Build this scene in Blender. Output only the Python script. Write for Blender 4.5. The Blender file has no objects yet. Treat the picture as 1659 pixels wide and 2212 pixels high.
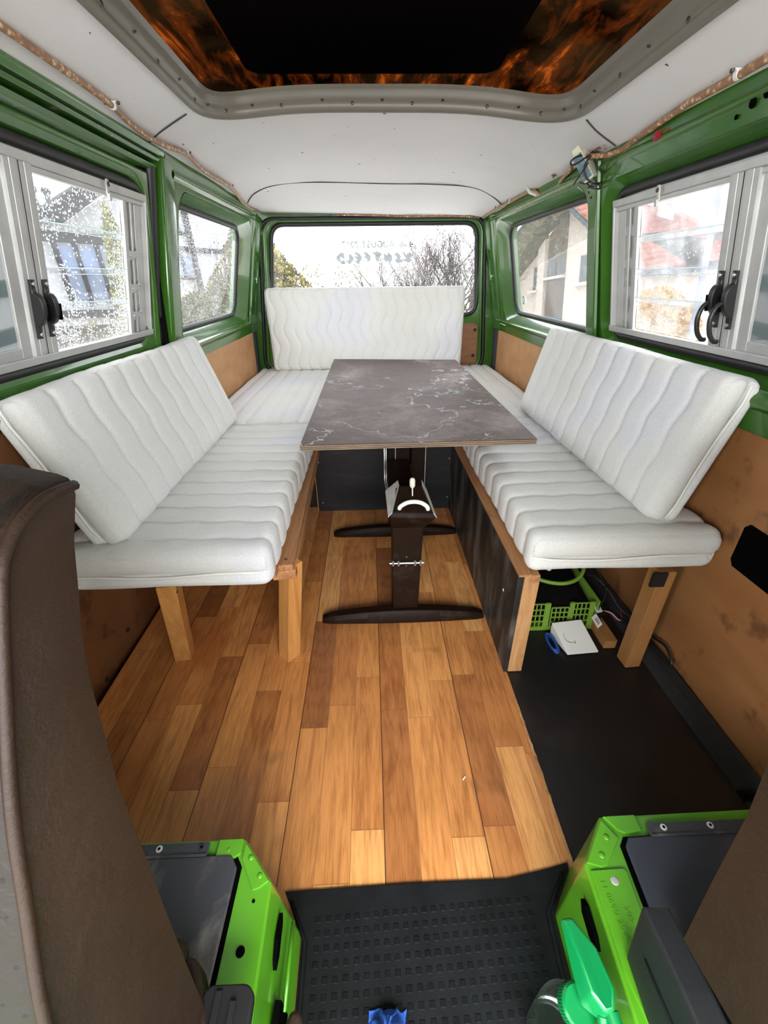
import bpy, bmesh, math, random
import numpy as np
from mathutils import Vector, Matrix, noise
from mathutils.geometry import tessellate_polygon

C = bpy.context.scene
COL = C.collection
rnd = random.Random(7)
V = Vector

# ------------------------------------------------------------------ camera
cam_d = bpy.data.cameras.new('camera')
cam = bpy.data.objects.new('camera', cam_d)
COL.objects.link(cam)
cam_d.sensor_fit = 'VERTICAL'
cam_d.sensor_height = 24.0
cam_d.lens = 24.0 * 900.2 / 2212.0
cam_d.clip_start = 0.01
cam_d.clip_end = 300
EYE = V((0, 0, 0.95))
R3 = Matrix(((0.99941, 0.02567, -0.0227), (-0.03239, 0.49121, -0.87044), (-0.0112, 0.87066, 0.49175)))
cam.matrix_world = Matrix.Translation(EYE) @ R3.to_4x4()
C.camera = cam

# ------------------------------------------------------------------ exposure
C.view_settings.view_transform = 'Standard'
C.view_settings.look = 'None'
C.view_settings.gamma = 1
C.view_settings.exposure = 0.75
C.view_settings.use_curve_mapping = False

# ------------------------------------------------------------------ world: bright overcast sky
w = bpy.data.worlds.new('overcast'); C.world = w; w.use_nodes = True
nt = w.node_tree; bg = nt.nodes['Background']
bg.inputs['Color'].default_value = (0.93, 0.965, 1.0, 1)
bg.inputs['Strength'].default_value = 3.5

def area(name, loc, look, sx, sy, power, color=(1, 1, 1)):
    l = bpy.data.lights.new(name, 'AREA'); l.shape = 'RECTANGLE'; l.size = sx; l.size_y = sy
    l.energy = power; l.color = color
    o = bpy.data.objects.new(name, l); COL.objects.link(o); o.location = loc
    o.rotation_euler = (V(look) - V(loc)).to_track_quat('-Z', 'Y').to_euler()
    return o
# added lamps boosting the interior, set where windscreen and cab doors let daylight in
area('windscreen_fill', (0.04, -1.05, 1.20), (0.04, 0.62, 0.0), 1.5, 0.8, 38, (1.0, 0.975, 0.96))
area('cab_door_fill', (-1.3, -0.6, 0.9), (0.35, 0.9, 0.15), 0.8, 0.8, 24, (1.0, 0.975, 0.96))
area('cab_door_fill', (1.4, -0.6, 0.9), (-0.1, 0.9, 0.05), 0.8, 0.8, 11, (1.0, 0.975, 0.96))

# ================================================================== materials
def new_mat(name):
    m = bpy.data.materials.new(name); m.use_nodes = True
    n = m.node_tree.nodes; p = n['Principled BSDF']
    return m, m.node_tree, p
def N(t, typ, **kw):
    n = t.nodes.new(typ)
    for k, v in kw.items():
        if k.startswith('i_'): n.inputs[k[2:].replace('_', ' ')].default_value = v
        else: setattr(n, k, v)
    return n
def lk(t, a, b): t.links.new(a, b)
def ramp(t, fac, stops):
    r = t.nodes.new('ShaderNodeValToRGB'); e = r.color_ramp.elements
    e[0].position, e[0].color = stops[0][0], (*stops[0][1], 1)
    e[1].position, e[1].color = stops[-1][0], (*stops[-1][1], 1)
    for pos, c in stops[1:-1]:
        x = e.new(pos); x.color = (*c, 1)
    lk(t, fac, r.inputs['Fac']); return r.outputs['Color']
def coords(t, kind='Object', scale=(1, 1, 1), rot=(0, 0, 0)):
    tc = t.nodes.new('ShaderNodeTexCoord'); mp = t.nodes.new('ShaderNodeMapping')
    mp.inputs['Scale'].default_value = scale; mp.inputs['Rotation'].default_value = rot
    lk(t, tc.outputs[kind], mp.inputs['Vector']); return mp.outputs['Vector']
def noise_t(t, vec, scale, detail=4, rough=0.55, dist=0.0):
    n = t.nodes.new('ShaderNodeTexNoise'); n.inputs['Scale'].default_value = scale
    n.inputs['Detail'].default_value = detail; n.inputs['Roughness'].default_value = rough
    n.inputs['Distortion'].default_value = dist
    if vec: lk(t, vec, n.inputs['Vector'])
    return n.outputs['Fac']
def bump(t, h, strength, dist=0.001, nrm=None):
    b = t.nodes.new('ShaderNodeBump'); b.inputs['Strength'].default_value = strength
    b.inputs['Distance'].default_value = dist; lk(t, h, b.inputs['Height'])
    if nrm: lk(t, nrm, b.inputs['Normal'])
    return b.outputs['Normal']
def mixc(t, fac, a, b, blend='MIX'):
    m = t.nodes.new('ShaderNodeMix'); m.data_type = 'RGBA'; m.blend_type = blend
    for s, v in ((m.inputs[0], fac), (m.inputs[6], a), (m.inputs[7], b)):
        if hasattr(v, 'is_output') or isinstance(v, bpy.types.NodeSocket): lk(t, v, s)
        elif isinstance(v, (int, float)): s.default_value = v
        else: s.default_value = (*v, 1)
    return m.outputs[2]
def math_(t, op, a, b=0.0, c=0.0):
    m = t.nodes.new('ShaderNodeMath'); m.operation = op
    for i, v in enumerate((a, b, c)):
        if isinstance(v, bpy.types.NodeSocket): lk(t, v, m.inputs[i])
        else: m.inputs[i].default_value = v
    return m.outputs[0]

def simple(name, col, rough=0.5, metal=0.0, var=0.0, vscale=8, bmp=0.0, bscale=200, coat=0.0, spec=0.5, stretch=(1, 1, 1)):
    m, t, p = new_mat(name)
    p.inputs['Base Color'].default_value = (*col, 1); p.inputs['Roughness'].default_value = rough
    p.inputs['Metallic'].default_value = metal; p.inputs['Coat Weight'].default_value = coat
    p.inputs['Coat Roughness'].default_value = 0.08
    p.inputs['Specular IOR Level'].default_value = spec
    vec = coords(t, scale=stretch)
    if var:
        f = noise_t(t, vec, vscale, 5, 0.6)
        lo = tuple(c * (1 - var) for c in col); hi = tuple(min(1, c * (1 + var)) for c in col)
        lk(t, ramp(t, f, [(0.3, lo), (0.7, hi)]), p.inputs['Base Color'])
    if bmp:
        lk(t, bump(t, noise_t(t, vec, bscale, 3), bmp, 0.001), p.inputs['Normal'])
    return m

def paint_green(name, col, rough=0.22, wear=0.0):
    m, t, p = new_mat(name)
    vec = coords(t)
    f = noise_t(t, vec, 5, 4, 0.6)
    c = ramp(t, f, [(0.3, tuple(x * 0.8 for x in col)), (0.7, tuple(x * 1.15 for x in col))])
    if wear:
        g = noise_t(t, vec, 26, 6, 0.7, 0.4)
        mask = math_(t, 'GREATER_THAN', g, 0.80 - wear)
        c = mixc(t, mask, c, (0.30, 0.27, 0.17))
    lk(t, c, p.inputs['Base Color'])
    p.inputs['Roughness'].default_value = rough; p.inputs['Coat Weight'].default_value = 0.6
    p.inputs['Coat Roughness'].default_value = 0.06
    lk(t, bump(t, noise_t(t, vec, 9, 2), 0.25, 0.006), p.inputs['Normal'])
    return m
M = {}
M['green'] = paint_green('green_paint', (0.036, 0.135, 0.010))
M['green_bright'] = paint_green('bright_green_paint', (0.105, 0.38, 0.014), 0.35, 0.09)
M['green_rail'] = paint_green('worn_green_paint', (0.04, 0.135, 0.02), 0.35, 0.17)
M['black_rubber'] = simple('black_rubber', (0.012, 0.012, 0.013), 0.45, var=0.2)
M['black_gap'] = simple('black_channel', (0.006, 0.006, 0.006), 0.9, spec=0.05)
M['alu'] = simple('brushed_aluminium', (0.50, 0.50, 0.49), 0.42, 0.35, var=0.1, vscale=14, bmp=0.05)
M['alu_dirty'] = simple('dull_aluminium', (0.50, 0.49, 0.46), 0.55, 0.3, var=0.18, vscale=40)
M['white_plastic'] = simple('white_plastic', (0.80, 0.80, 0.76), 0.35)
M['cream_plastic'] = simple('cream_plastic', (0.72, 0.68, 0.55), 0.4)
M['black_plastic'] = simple('black_plastic', (0.014, 0.014, 0.015), 0.4, bmp=0.08, bscale=500)
M['grey_plastic'] = simple('dark_grey_plastic', (0.010, 0.0115, 0.0125), 0.5, bmp=0.15, bscale=900, var=0.1)
M['screw'] = simple('dark_screw', (0.09, 0.08, 0.075), 0.4, 0.6)
M['hole'] = simple('dark_hole', (0.003, 0.003, 0.003), 0.9, spec=0.0)
M['grey_carpet'] = simple('grey_carpet', (0.055, 0.058, 0.063), 0.95, bmp=0.4, bscale=700, var=0.15, vscale=60)
M['black_carpet'] = simple('black_carpet', (0.022, 0.023, 0.024), 0.95, bmp=0.4, bscale=700, var=0.2, vscale=60)
M['blue_cloth'] = simple('blue_cloth', (0.035, 0.14, 0.60), 0.8, bmp=0.5, bscale=900, var=0.2)
M['blue_plastic'] = simple('blue_plastic', (0.015, 0.09, 0.42), 0.4)
M['red'] = simple('dark_red_plastic', (0.33, 0.012, 0.03), 0.5)
M['orange'] = simple('orange_plastic', (0.8, 0.10, 0.03), 0.5)
M['label_white'] = simple('paper_label', (0.78, 0.78, 0.76), 0.6)
M['label_blue'] = simple('blue_grey_label', (0.14, 0.21, 0.25), 0.5, var=0.4, vscale=90)
M['steel'] = simple('bright_steel', (0.55, 0.55, 0.55), 0.25, 0.9)
M['wire_brown'] = simple('brown_wire', (0.07, 0.028, 0.02), 0.5)
M['leaf_brown'] = simple('brown_flake', (0.22, 0.09, 0.045), 0.7, var=0.5, vscale=120)
M['rim'] = simple('beige_plastic_rim', (0.165, 0.148, 0.118), 0.38, var=0.08, vscale=5)
M['seam'] = simple('dark_seam', (0.05, 0.05, 0.045), 0.7)
M['green_bottle'] = simple('green_sprayer_plastic', (0.003, 0.21, 0.055), 0.3, coat=0.2)

def mat_ceiling():
    m, t, p = new_mat('off_white_headliner'); vec = coords(t)
    f = noise_t(t, vec, 3, 4)
    c = ramp(t, f, [(0.3, (0.74, 0.72, 0.72)), (0.7, (0.79, 0.77, 0.77))])
    g = noise_t(t, coords(t, scale=(1, 1, 1)), 46, 2, 0.4)
    c = mixc(t, math_(t, 'GREATER_THAN', g, 0.765), c, (0.16, 0.13, 0.09))
    lk(t, c, p.inputs['Base Color']); p.inputs['Roughness'].default_value = 0.6
    lk(t, bump(t, noise_t(t, vec, 400, 2), 0.1, 0.001), p.inputs['Normal']); return m
M['ceiling'] = mat_ceiling()

def mat_fabric():
    m, t, p = new_mat('white_terry_fabric'); vec = coords(t)
    f = noise_t(t, vec, 2.6, 2, 0.4)
    c = ramp(t, f, [(0.40, (0.76, 0.755, 0.72)), (0.55, (0.79, 0.79, 0.77)), (0.62, (0.765, 0.77, 0.805))])
    g = noise_t(t, vec, 330, 3, 0.7)
    c = mixc(t, 0.22, c, ramp(t, g, [(0.35, (0.45, 0.45, 0.45)), (0.65, (1, 1, 1))]), 'MULTIPLY')
    lk(t, c, p.inputs['Base Color']); p.inputs['Roughness'].default_value = 0.95
    p.inputs['Sheen Weight'].default_value = 0.25
    p.inputs['Specular IOR Level'].default_value = 0.1
    lk(t, bump(t, g, 0.55, 0.0025), p.inputs['Normal']); return m
M['fabric'] = mat_fabric()

def mat_parquet():
    m, t, p = new_mat('walnut_strip_parquet')
    tc = t.nodes.new('ShaderNodeTexCoord'); sp = t.nodes.new('ShaderNodeSeparateXYZ')
    lk(t, tc.outputs['Object'], sp.inputs[0]); X, Y = sp.outputs[0], sp.outputs[1]
    xs = math_(t, 'ADD', X, 0.7805)
    row = math_(t, 'FLOOR', math_(t, 'DIVIDE', xs, 0.0653))
    wn = t.nodes.new('ShaderNodeTexWhiteNoise'); wn.noise_dimensions = '1D'; lk(t, row, wn.inputs['W'])
    yo = math_(t, 'ADD', Y, math_(t, 'MULTIPLY', wn.outputs['Value'], 3.7))
    yl = math_(t, 'DIVIDE', yo, 0.36)
    seg = math_(t, 'FLOOR', yl)
    cb = t.nodes.new('ShaderNodeCombineXYZ'); lk(t, row, cb.inputs[0]); lk(t, seg, cb.inputs[1])
    w2 = t.nodes.new('ShaderNodeTexWhiteNoise'); w2.noise_dimensions = '2D'; lk(t, cb.outputs[0], w2.inputs['Vector'])
    rv = w2.outputs['Value']
    base = ramp(t, rv, [(0.0, (0.30, 0.115, 0.040)), (0.14, (0.46, 0.180, 0.055)), (0.42, (0.63, 0.265, 0.080)),
                        (0.75, (0.72, 0.320, 0.100)), (1.0, (0.82, 0.430, 0.150))])
    # grain, shifted for every strip
    cv = t.nodes.new('ShaderNodeCombineXYZ')
    lk(t, math_(t, 'ADD', X, math_(t, 'MULTIPLY', rv, 31.0)), cv.inputs[0])
    lk(t, math_(t, 'MULTIPLY', Y, 0.11), cv.inputs[1])
    lk(t, math_(t, 'MULTIPLY', rv, 17.0), cv.inputs[2])
    g = noise_t(t, cv.outputs[0], 42, 6, 0.65, 1.2)
    c = mixc(t, 0.52, base, ramp(t, g, [(0.33, (0.42, 0.32, 0.26)), (0.52, (1, 1, 1)), (0.70, (1.12, 1.10, 1.04))]), 'MULTIPLY')
    wv = t.nodes.new('ShaderNodeTexWave'); wv.wave_type = 'RINGS'; wv.rings_direction = 'X'
    cw = t.nodes.new('ShaderNodeCombineXYZ')
    lk(t, math_(t, 'SUBTRACT', math_(t, 'MULTIPLY', math_(t, 'FRACT', math_(t, 'DIVIDE', xs, 0.0653)), 0.10), math_(t, 'MULTIPLY', rv, 0.10)), cw.inputs[0])
    lk(t, math_(t, 'MULTIPLY', Y, 0.16), cw.inputs[1]); lk(t, rv, cw.inputs[2])
    lk(t, cw.outputs[0], wv.inputs['Vector']); wv.inputs['Scale'].default_value = 38
    wv.inputs['Distortion'].default_value = 5; wv.inputs['Detail'].default_value = 2
    wv.inputs['Detail Scale'].default_value = 1.5
    c = mixc(t, 0.26, c, ramp(t, wv.outputs['Fac'], [(0.0, (0.50, 0.40, 0.33)), (0.5, (1, 1, 1))]), 'MULTIPLY')
    fine = noise_t(t, coords(t, scale=(260, 14, 1)), 1.0, 2)
    c = mixc(t, 0.35, c, ramp(t, fine, [(0.36, (0.55, 0.48, 0.42)), (0.5, (1, 1, 1))]), 'MULTIPLY')
    # reddish and smoky stains
    st = noise_t(t, coords(t, scale=(2.6, 1.1, 1)), 1.7, 4, 0.6)
    c = mixc(t, math_(t, 'MULTIPLY', ramp_fac(t, st, 0.56, 0.70), 0.55), c, (0.37, 0.085, 0.018))
    dk = noise_t(t, coords(t, scale=(1.0, 1.0, 1)), 6.5, 3, 0.6)
    c = mixc(t, math_(t, 'MULTIPLY', ramp_fac(t, dk, 0.60, 0.74), 0.45), c, (0.10, 0.045, 0.025))
    # joints
    fx = math_(t, 'FRACT', math_(t, 'DIVIDE', xs, 0.0653))
    jx = math_(t, 'MAXIMUM', math_(t, 'GREATER_THAN', fx, 0.985), math_(t, 'LESS_THAN', fx, 0.012))
    fy = math_(t, 'FRACT', yl)
    jy = math_(t, 'LESS_THAN', fy, 0.0045)
    f3 = math_(t, 'FRACT', math_(t, 'DIVIDE', xs, 0.1959))
    j3 = math_(t, 'MAXIMUM', math_(t, 'GREATER_THAN', f3, 0.994), math_(t, 'LESS_THAN', f3, 0.005))
    c = mixc(t, math_(t, 'MULTIPLY', math_(t, 'MAXIMUM', jx, jy), 0.45), c, (0.16, 0.065, 0.03))
    c = mixc(t, math_(t, 'MULTIPLY', j3, 0.85), c, (0.05, 0.02, 0.012))
    lk(t, c, p.inputs['Base Color'])
    p.inputs['Roughness'].default_value = 0.36
    p.inputs['Coat Weight'].default_value = 0.25; p.inputs['Coat Roughness'].default_value = 0.2
    h = math_(t, 'SUBTRACT', g, math_(t, 'MULTIPLY', math_(t, 'MAXIMUM', j3, jy), 1.0))
    lk(t, bump(t, h, 0.10, 0.0015), p.inputs['Normal']); return m
def ramp_fac(t, v, a, b):
    mr = t.nodes.new('ShaderNodeMapRange'); mr.interpolation_type = 'SMOOTHSTEP'
    mr.inputs['From Min'].default_value = a; mr.inputs['From Max'].default_value = b
    lk(t, v, mr.inputs['Value']); return mr.outputs[0]
M['parquet'] = mat_parquet()

def mat_wood(name, lo, hi, stretch=(30, 2, 30), rough=0.5, stain=None, bmp=0.12):
    m, t, p = new_mat(name)
    g = noise_t(t, coords(t, scale=stretch), 1.0, 5, 0.6, 0.6)
    c = ramp(t, g, [(0.28, lo), (0.72, hi)])
    if stain:
        s = noise_t(t, coords(t), 9, 4, 0.6)
        c = mixc(t, math_(t, 'MULTIPLY', ramp_fac(t, s, 0.55, 0.68), 0.7), c, stain)
    lk(t, c, p.inputs['Base Color']); p.inputs['Roughness'].default_value = rough
    lk(t, bump(t, g, bmp, 0.001), p.inputs['Normal']); return m
M['leg_wood'] = mat_wood('orange_pine', (0.42, 0.17, 0.045), (0.66, 0.33, 0.10), (55, 55, 3), 0.45)
M['rail_wood'] = mat_wood('stained_pine', (0.30, 0.12, 0.045), (0.58, 0.30, 0.13), (60, 3, 60), 0.6, (0.22, 0.07, 0.02))
M['old_wood'] = mat_wood('scarred_pine', (0.36, 0.17, 0.06), (0.60, 0.34, 0.15), (40, 40, 5), 0.7, (0.20, 0.05, 0.015))
M['brown_post'] = mat_wood('brown_stained_timber', (0.30, 0.13, 0.04), (0.42, 0.20, 0.07), (30, 30, 3), 0.5)
M['ply_panel'] = mat_wood('light_plywood_panel', (0.40, 0.19, 0.075), (0.56, 0.30, 0.135), (9, 5, 9), 0.6)
M['ply_dark'] = mat_wood('dark_plywood_panel', (0.34, 0.145, 0.050), (0.50, 0.235, 0.090), (3, 2.5, 5), 0.45, (0.11, 0.045, 0.02))
M['ply_dark_shaded'] = mat_wood('shaded_dark_plywood_panel', (0.17, 0.065, 0.025), (0.27, 0.115, 0.048), (3, 2.5, 5), 0.5, (0.07, 0.028, 0.015))  # dark plywood panel with the door's shade painted into its colour
M['gate_ply'] = mat_wood('brown_gate_panel', (0.22, 0.09, 0.035), (0.34, 0.15, 0.06), (6, 6, 40), 0.5)

def mat_scuff(name, base, scuff, amount=0.62, rough=0.5, scale=(3, 5, 12), spec=0.35):
    m, t, p = new_mat(name)
    g = noise_t(t, coords(t, scale=scale), 1.6, 7, 0.62, 0.3)
    c = mixc(t, ramp_fac(t, g, amount - 0.12, amount + 0.14), base, scuff)
    lk(t, c, p.inputs['Base Color']); p.inputs['Roughness'].default_value = rough; p.inputs['Specular IOR Level'].default_value = spec
    return m
M['black_panel'] = mat_scuff('black_coated_panel', (0.018, 0.018, 0.018), (0.13, 0.125, 0.115), 0.555, 0.5, (1.5, 9, 2.4))
M['black_panel_clean'] = mat_scuff('black_panel', (0.012, 0.012, 0.013), (0.03, 0.03, 0.03), 0.62, 0.45)
M['black_floor'] = mat_scuff('black_floor_sheet', (0.014, 0.013, 0.013), (0.035, 0.026, 0.024), 0.60, 0.42, (3, 3, 3))
M['lid'] = mat_scuff('black_seat_box_lid', (0.062, 0.064, 0.074), (0.30, 0.28, 0.25), 0.60, 0.36, (9, 6, 9))
M['lid_blue'] = mat_scuff('blue_black_seat_box_lid', (0.055, 0.062, 0.082), (0.13, 0.11, 0.10), 0.66, 0.38, (4, 9, 4))
M['brown_metal'] = mat_scuff('brown_enamel', (0.013, 0.0060, 0.003), (0.040, 0.026, 0.018), 0.66, 0.5, (8, 8, 8), 0.12)

def mat_table():
    m, t, p = new_mat('brown_film_plywood')
    v = coords(t)
    g = noise_t(t, v, 3.5, 9, 0.72, 0.4)
    c = ramp(t, g, [(0.32, (0.060, 0.036, 0.029)), (0.50, (0.105, 0.068, 0.056)), (0.66, (0.23, 0.180, 0.165))])
    f = noise_t(t, v, 150, 4, 0.8)
    c = mixc(t, 0.5, c, ramp(t, f, [(0.38, (0.35, 0.35, 0.35)), (0.62, (1.6, 1.6, 1.6))]), 'MULTIPLY')
    # dried water marks: thin pale wandering lines
    d = noise_t(t, v, 2.3, 5, 0.62, 0.2)
    ln = math_(t, 'LESS_THAN', math_(t, 'ABSOLUTE', math_(t, 'SUBTRACT', d, 0.535)), 0.0055)
    br = noise_t(t, v, 5.0, 3)
    c = mixc(t, math_(t, 'MULTIPLY', math_(t, 'MULTIPLY', ln, ramp_fac(t, br, 0.42, 0.60)), 0.75), c, (0.47, 0.49, 0.52))
    d2 = noise_t(t, coords(t, scale=(1, 2.2, 1)), 3.1, 7, 0.75, 0.8)
    l2 = ramp_fac(t, d2, 0.63, 0.72)
    c = mixc(t, math_(t, 'MULTIPLY', l2, 0.55), c, (0.42, 0.42, 0.42))
    lk(t, c, p.inputs['Base Color']); p.inputs['Roughness'].default_value = 0.5; p.inputs['Specular IOR Level'].default_value = 0.3
    wv = t.nodes.new('ShaderNodeTexVoronoi'); wv.inputs['Scale'].default_value = 260; wv.inputs['Randomness'].default_value = 0.1
    lk(t, v, wv.inputs['Vector'])
    lk(t, bump(t, wv.outputs['Distance'], 0.5, 0.001), p.inputs['Normal']); return m
M['table'] = mat_table()
def mat_ply_edge():
    m, t, p = new_mat('plywood_edge')
    tc = t.nodes.new('ShaderNodeTexCoord'); sp = t.nodes.new('ShaderNodeSeparateXYZ')
    lk(t, tc.outputs['Object'], sp.inputs[0])
    f = math_(t, 'FRACT', math_(t, 'MULTIPLY', sp.outputs[2], 190.0))
    c = ramp(t, f, [(0.30, (0.085, 0.045, 0.025)), (0.5, (0.30, 0.22, 0.145)), (0.8, (0.34, 0.26, 0.18))])
    g = noise_t(t, coords(t, scale=(14, 14, 60)), 1.0, 3)
    c = mixc(t, 0.6, c, ramp(t, g, [(0.3, (0.4, 0.35, 0.3)), (0.6, (1, 1, 1))]), 'MULTIPLY')
    lk(t, c, p.inputs['Base Color']); p.inputs['Roughness'].default_value = 0.7; return m
M['ply_edge'] = mat_ply_edge()

def mat_leather(name, col, crack=0.4, perf=False):
    m, t, p = new_mat(name); v = coords(t)
    g = noise_t(t, v, 5, 5, 0.6)
    c = ramp(t, g, [(0.3, tuple(x * 0.82 for x in col)), (0.7, tuple(x * 1.2 for x in col))])
    vo = t.nodes.new('ShaderNodeTexNoise'); vo.inputs['Scale'].default_value = 70 if perf else 260; vo.inputs['Detail'].default_value = 5; vo.inputs['Distortion'].default_value = 1.0
    lk(t, v, vo.inputs['Vector'])
    if perf:
        v2 = t.nodes.new('ShaderNodeTexVoronoi'); v2.inputs['Scale'].default_value = 95; v2.inputs['Randomness'].default_value = 0.15
        lk(t, v, v2.inputs['Vector'])
        c = mixc(t, math_(t, 'LESS_THAN', v2.outputs['Distance'], 0.17), c, (0.002, 0.0015, 0.001))
    lk(t, c, p.inputs['Base Color']); p.inputs['Roughness'].default_value = 0.55; p.inputs['Specular IOR Level'].default_value = 0.3
    nr = bump(t, vo.outputs['Fac'], crack, 0.002)
    lk(t, bump(t, noise_t(t, coords(t, scale=(1, 2, 3)), 11, 4, 0.5, 0.5), 0.28, 0.008, nr), p.inputs['Normal']); return m
M['leather'] = mat_leather('brown_leatherette', (0.024, 0.0125, 0.0070), 0.25)
M['leather_perf'] = mat_leather('perforated_brown_leatherette', (0.013, 0.0090, 0.0068), 0.8, True)
M['rubber_mat'] = simple('black_rubber_mat', (0.0062, 0.0074, 0.0082), 0.6, spec=0.22, var=0.35, vscale=25, bmp=0.4, bscale=350)
def mat_cord():
    m, t, p = new_mat('amber_light_cord'); v = coords(t)
    vo = t.nodes.new('ShaderNodeTexVoronoi'); vo.inputs['Scale'].default_value = 95; lk(t, v, vo.inputs['Vector'])
    c = ramp(t, vo.outputs['Distance'], [(0.15, (0.72, 0.55, 0.34)), (0.42, (0.36, 0.185, 0.085)), (0.7, (0.27, 0.13, 0.06))])
    lk(t, c, p.inputs['Base Color']); p.inputs['Roughness'].default_value = 0.35; return m
M['cord'] = mat_cord()
def mat_shell():
    m, t, p = new_mat('amber_fibreglass'); v = coords(t)
    p.inputs['Specular IOR Level'].default_value = 0.0; p.inputs['Roughness'].default_value = 0.8
    g = noise_t(t, coords(t, scale=(10.0, 2.6, 2.5)), 1.35, 7, 0.66, 0.6)
    tr = t.nodes.new('ShaderNodeBsdfTranslucent')
    lk(t, ramp(t, g, [(0.46, (0.0, 0.0, 0.0)), (0.58, (0.016, 0.0025, 0.0002)), (0.66, (0.085, 0.016, 0.001)), (0.76, (0.30, 0.085, 0.005))]), tr.inputs['Color'])
    d = noise_t(t, coords(t, scale=(1, 1.6, 1)), 3.0, 4)
    lk(t, ramp(t, d, [(0.40, (0.006, 0.0025, 0.001)), (0.64, (0.062, 0.032, 0.012))]), p.inputs['Base Color'])
    ad = t.nodes.new('ShaderNodeAddShader'); lk(t, p.outputs[0], ad.inputs[0]); lk(t, tr.outputs[0], ad.inputs[1])
    lk(t, ad.outputs[0], t.nodes['Material Output'].inputs['Surface']); return m
M['shell'] = mat_shell()
M['shell_top'] = simple('black_roof_lining', (0.004, 0.003, 0.003), 1.0, spec=0.0)  # black insulation, coloured near black to keep the roof space dark

def mat_glass(name, drops=0.0, haze=0.04, dscale=180, tint=(1, 1, 1), gloss=0.06, stretch=(1, 1, 1), dirt=False):
    m, t, p = new_mat(name); t.nodes.remove(p)
    tr = t.nodes.new('ShaderNodeBsdfTransparent'); tr.inputs['Color'].default_value = (*tint, 1)
    gl = t.nodes.new('ShaderNodeBsdfGlossy'); gl.inputs['Roughness'].default_value = 0.02
    df = t.nodes.new('ShaderNodeBsdfTranslucent'); df.inputs['Color'].default_value = (0.62, 0.64, 0.66, 1)
    fr = t.nodes.new('ShaderNodeFresnel'); fr.inputs['IOR'].default_value = 1.3
    m1 = t.nodes.new('ShaderNodeMixShader'); lk(t, math_(t, 'MULTIPLY', fr.outputs[0], gloss * 8), m1.inputs[0])
    lk(t, tr.outputs[0], m1.inputs[1]); lk(t, gl.outputs[0], m1.inputs[2])
    m2 = t.nodes.new('ShaderNodeMixShader'); lk(t, m1.outputs[0], m2.inputs[1]); lk(t, df.outputs[0], m2.inputs[2])
    v = coords(t, scale=stretch)
    f = math_(t, 'ADD', 0.0, haze)
    if dirt:
        g = noise_t(t, v, 9, 6, 0.7)
        f = math_(t, 'ADD', f, math_(t, 'MULTIPLY', ramp_fac(t, g, 0.35, 0.75), 0.17))
    if drops:
        vo = t.nodes.new('ShaderNodeTexVoronoi'); vo.inputs['Scale'].default_value = dscale; lk(t, v, vo.inputs['Vector'])
        n = noise_t(t, v, 5, 2)
        thr = math_(t, 'MULTIPLY', ramp_fac(t, n, 0.25, 0.75), drops)
        wn = t.nodes.new('ShaderNodeTexWhiteNoise'); lk(t, vo.outputs['Position'], wn.inputs['Vector'])
        on = math_(t, 'LESS_THAN', wn.outputs['Value'], thr)
        dd = math_(t, 'MULTIPLY', math_(t, 'LESS_THAN', vo.outputs['Distance'], 0.36), on)
        f = math_(t, 'MAXIMUM', f, math_(t, 'MULTIPLY', dd, 0.8))
    lk(t, f, m2.inputs[0])
    lk(t, m2.outputs[0], t.nodes['Material Output'].inputs['Surface']); return m
M['glass'] = mat_glass('window_glass', drops=0.03, haze=0.02, dscale=300)
M['glass_wet'] = mat_glass('rain_spotted_glass', drops=1.3, haze=0.02, dscale=250, stretch=(1, 1, 0.7))
M['glass_spots'] = mat_glass('lightly_spotted_glass', drops=0.45, haze=0.02, dscale=280)
M['glass_dusty'] = mat_glass('dusty_glass', drops=0.05, haze=0.04, dscale=300, dirt=True)
M['glass_edge'] = mat_glass('greenish_glass_edge', haze=0.30, tint=(0.75, 0.86, 0.84), gloss=0.15)
M['screen'] = mat_glass('insect_screen', haze=0.16, tint=(0.27, 0.27, 0.265))
M['clear_plastic'] = mat_glass('clear_bottle_plastic', haze=0.10, tint=(0.80, 0.84, 0.86), gloss=0.35)
M['heater'] = simple('heater_wire', (0.35, 0.33, 0.31), 0.7)
M['print'] = mat_glass('grey_window_print', haze=0.55, tint=(0.25, 0.26, 0.25), gloss=0.01)
M['print_dark'] = mat_glass('dark_window_print', haze=0.22, tint=(0.20, 0.20, 0.20), gloss=0.01)
# outdoors
M['render_white'] = simple('white_render', (0.36, 0.37, 0.38), 0.9, var=0.05, vscale=2, bmp=0.2, bscale=60, spec=0.0)
M['render_cream'] = simple('cream_roughcast', (0.46, 0.405, 0.355), 0.9, var=0.08, vscale=4, bmp=0.8, bscale=22, spec=0.0)
M['beam'] = simple('charcoal_timber', (0.008, 0.0085, 0.011), 0.7, var=0.2, vscale=3, spec=0.0)
M['clad'] = mat_wood('grey_brown_cladding', (0.075, 0.062, 0.048), (0.13, 0.112, 0.09), (14, 14, 0.8), 0.85)
M['soffit'] = mat_wood('weathered_soffit', (0.035, 0.038, 0.026), (0.095, 0.088, 0.060), (2.5, 2.5, 5), 0.85)
M['win_blue'] = simple('sky_reflecting_window', (0.135, 0.19, 0.32), 0.3, spec=0.3)
M['win_dark'] = simple('curtained_window', (0.085, 0.105, 0.11), 0.4, var=0.5, vscale=2.2, stretch=(9, 9, 0.5), spec=0.0)
M['win_red'] = simple('red_brown_window_frame', (0.065, 0.028, 0.024), 0.6, spec=0.0)
M['panel_blue'] = mat_wood('corrugated_blue_panel', (0.09, 0.12, 0.18), (0.19, 0.23, 0.30), (7, 7, 0.3), 0.6)
M['flue'] = simple('grey_flue_pipe', (0.06, 0.07, 0.085), 0.5, spec=0.0)
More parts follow.
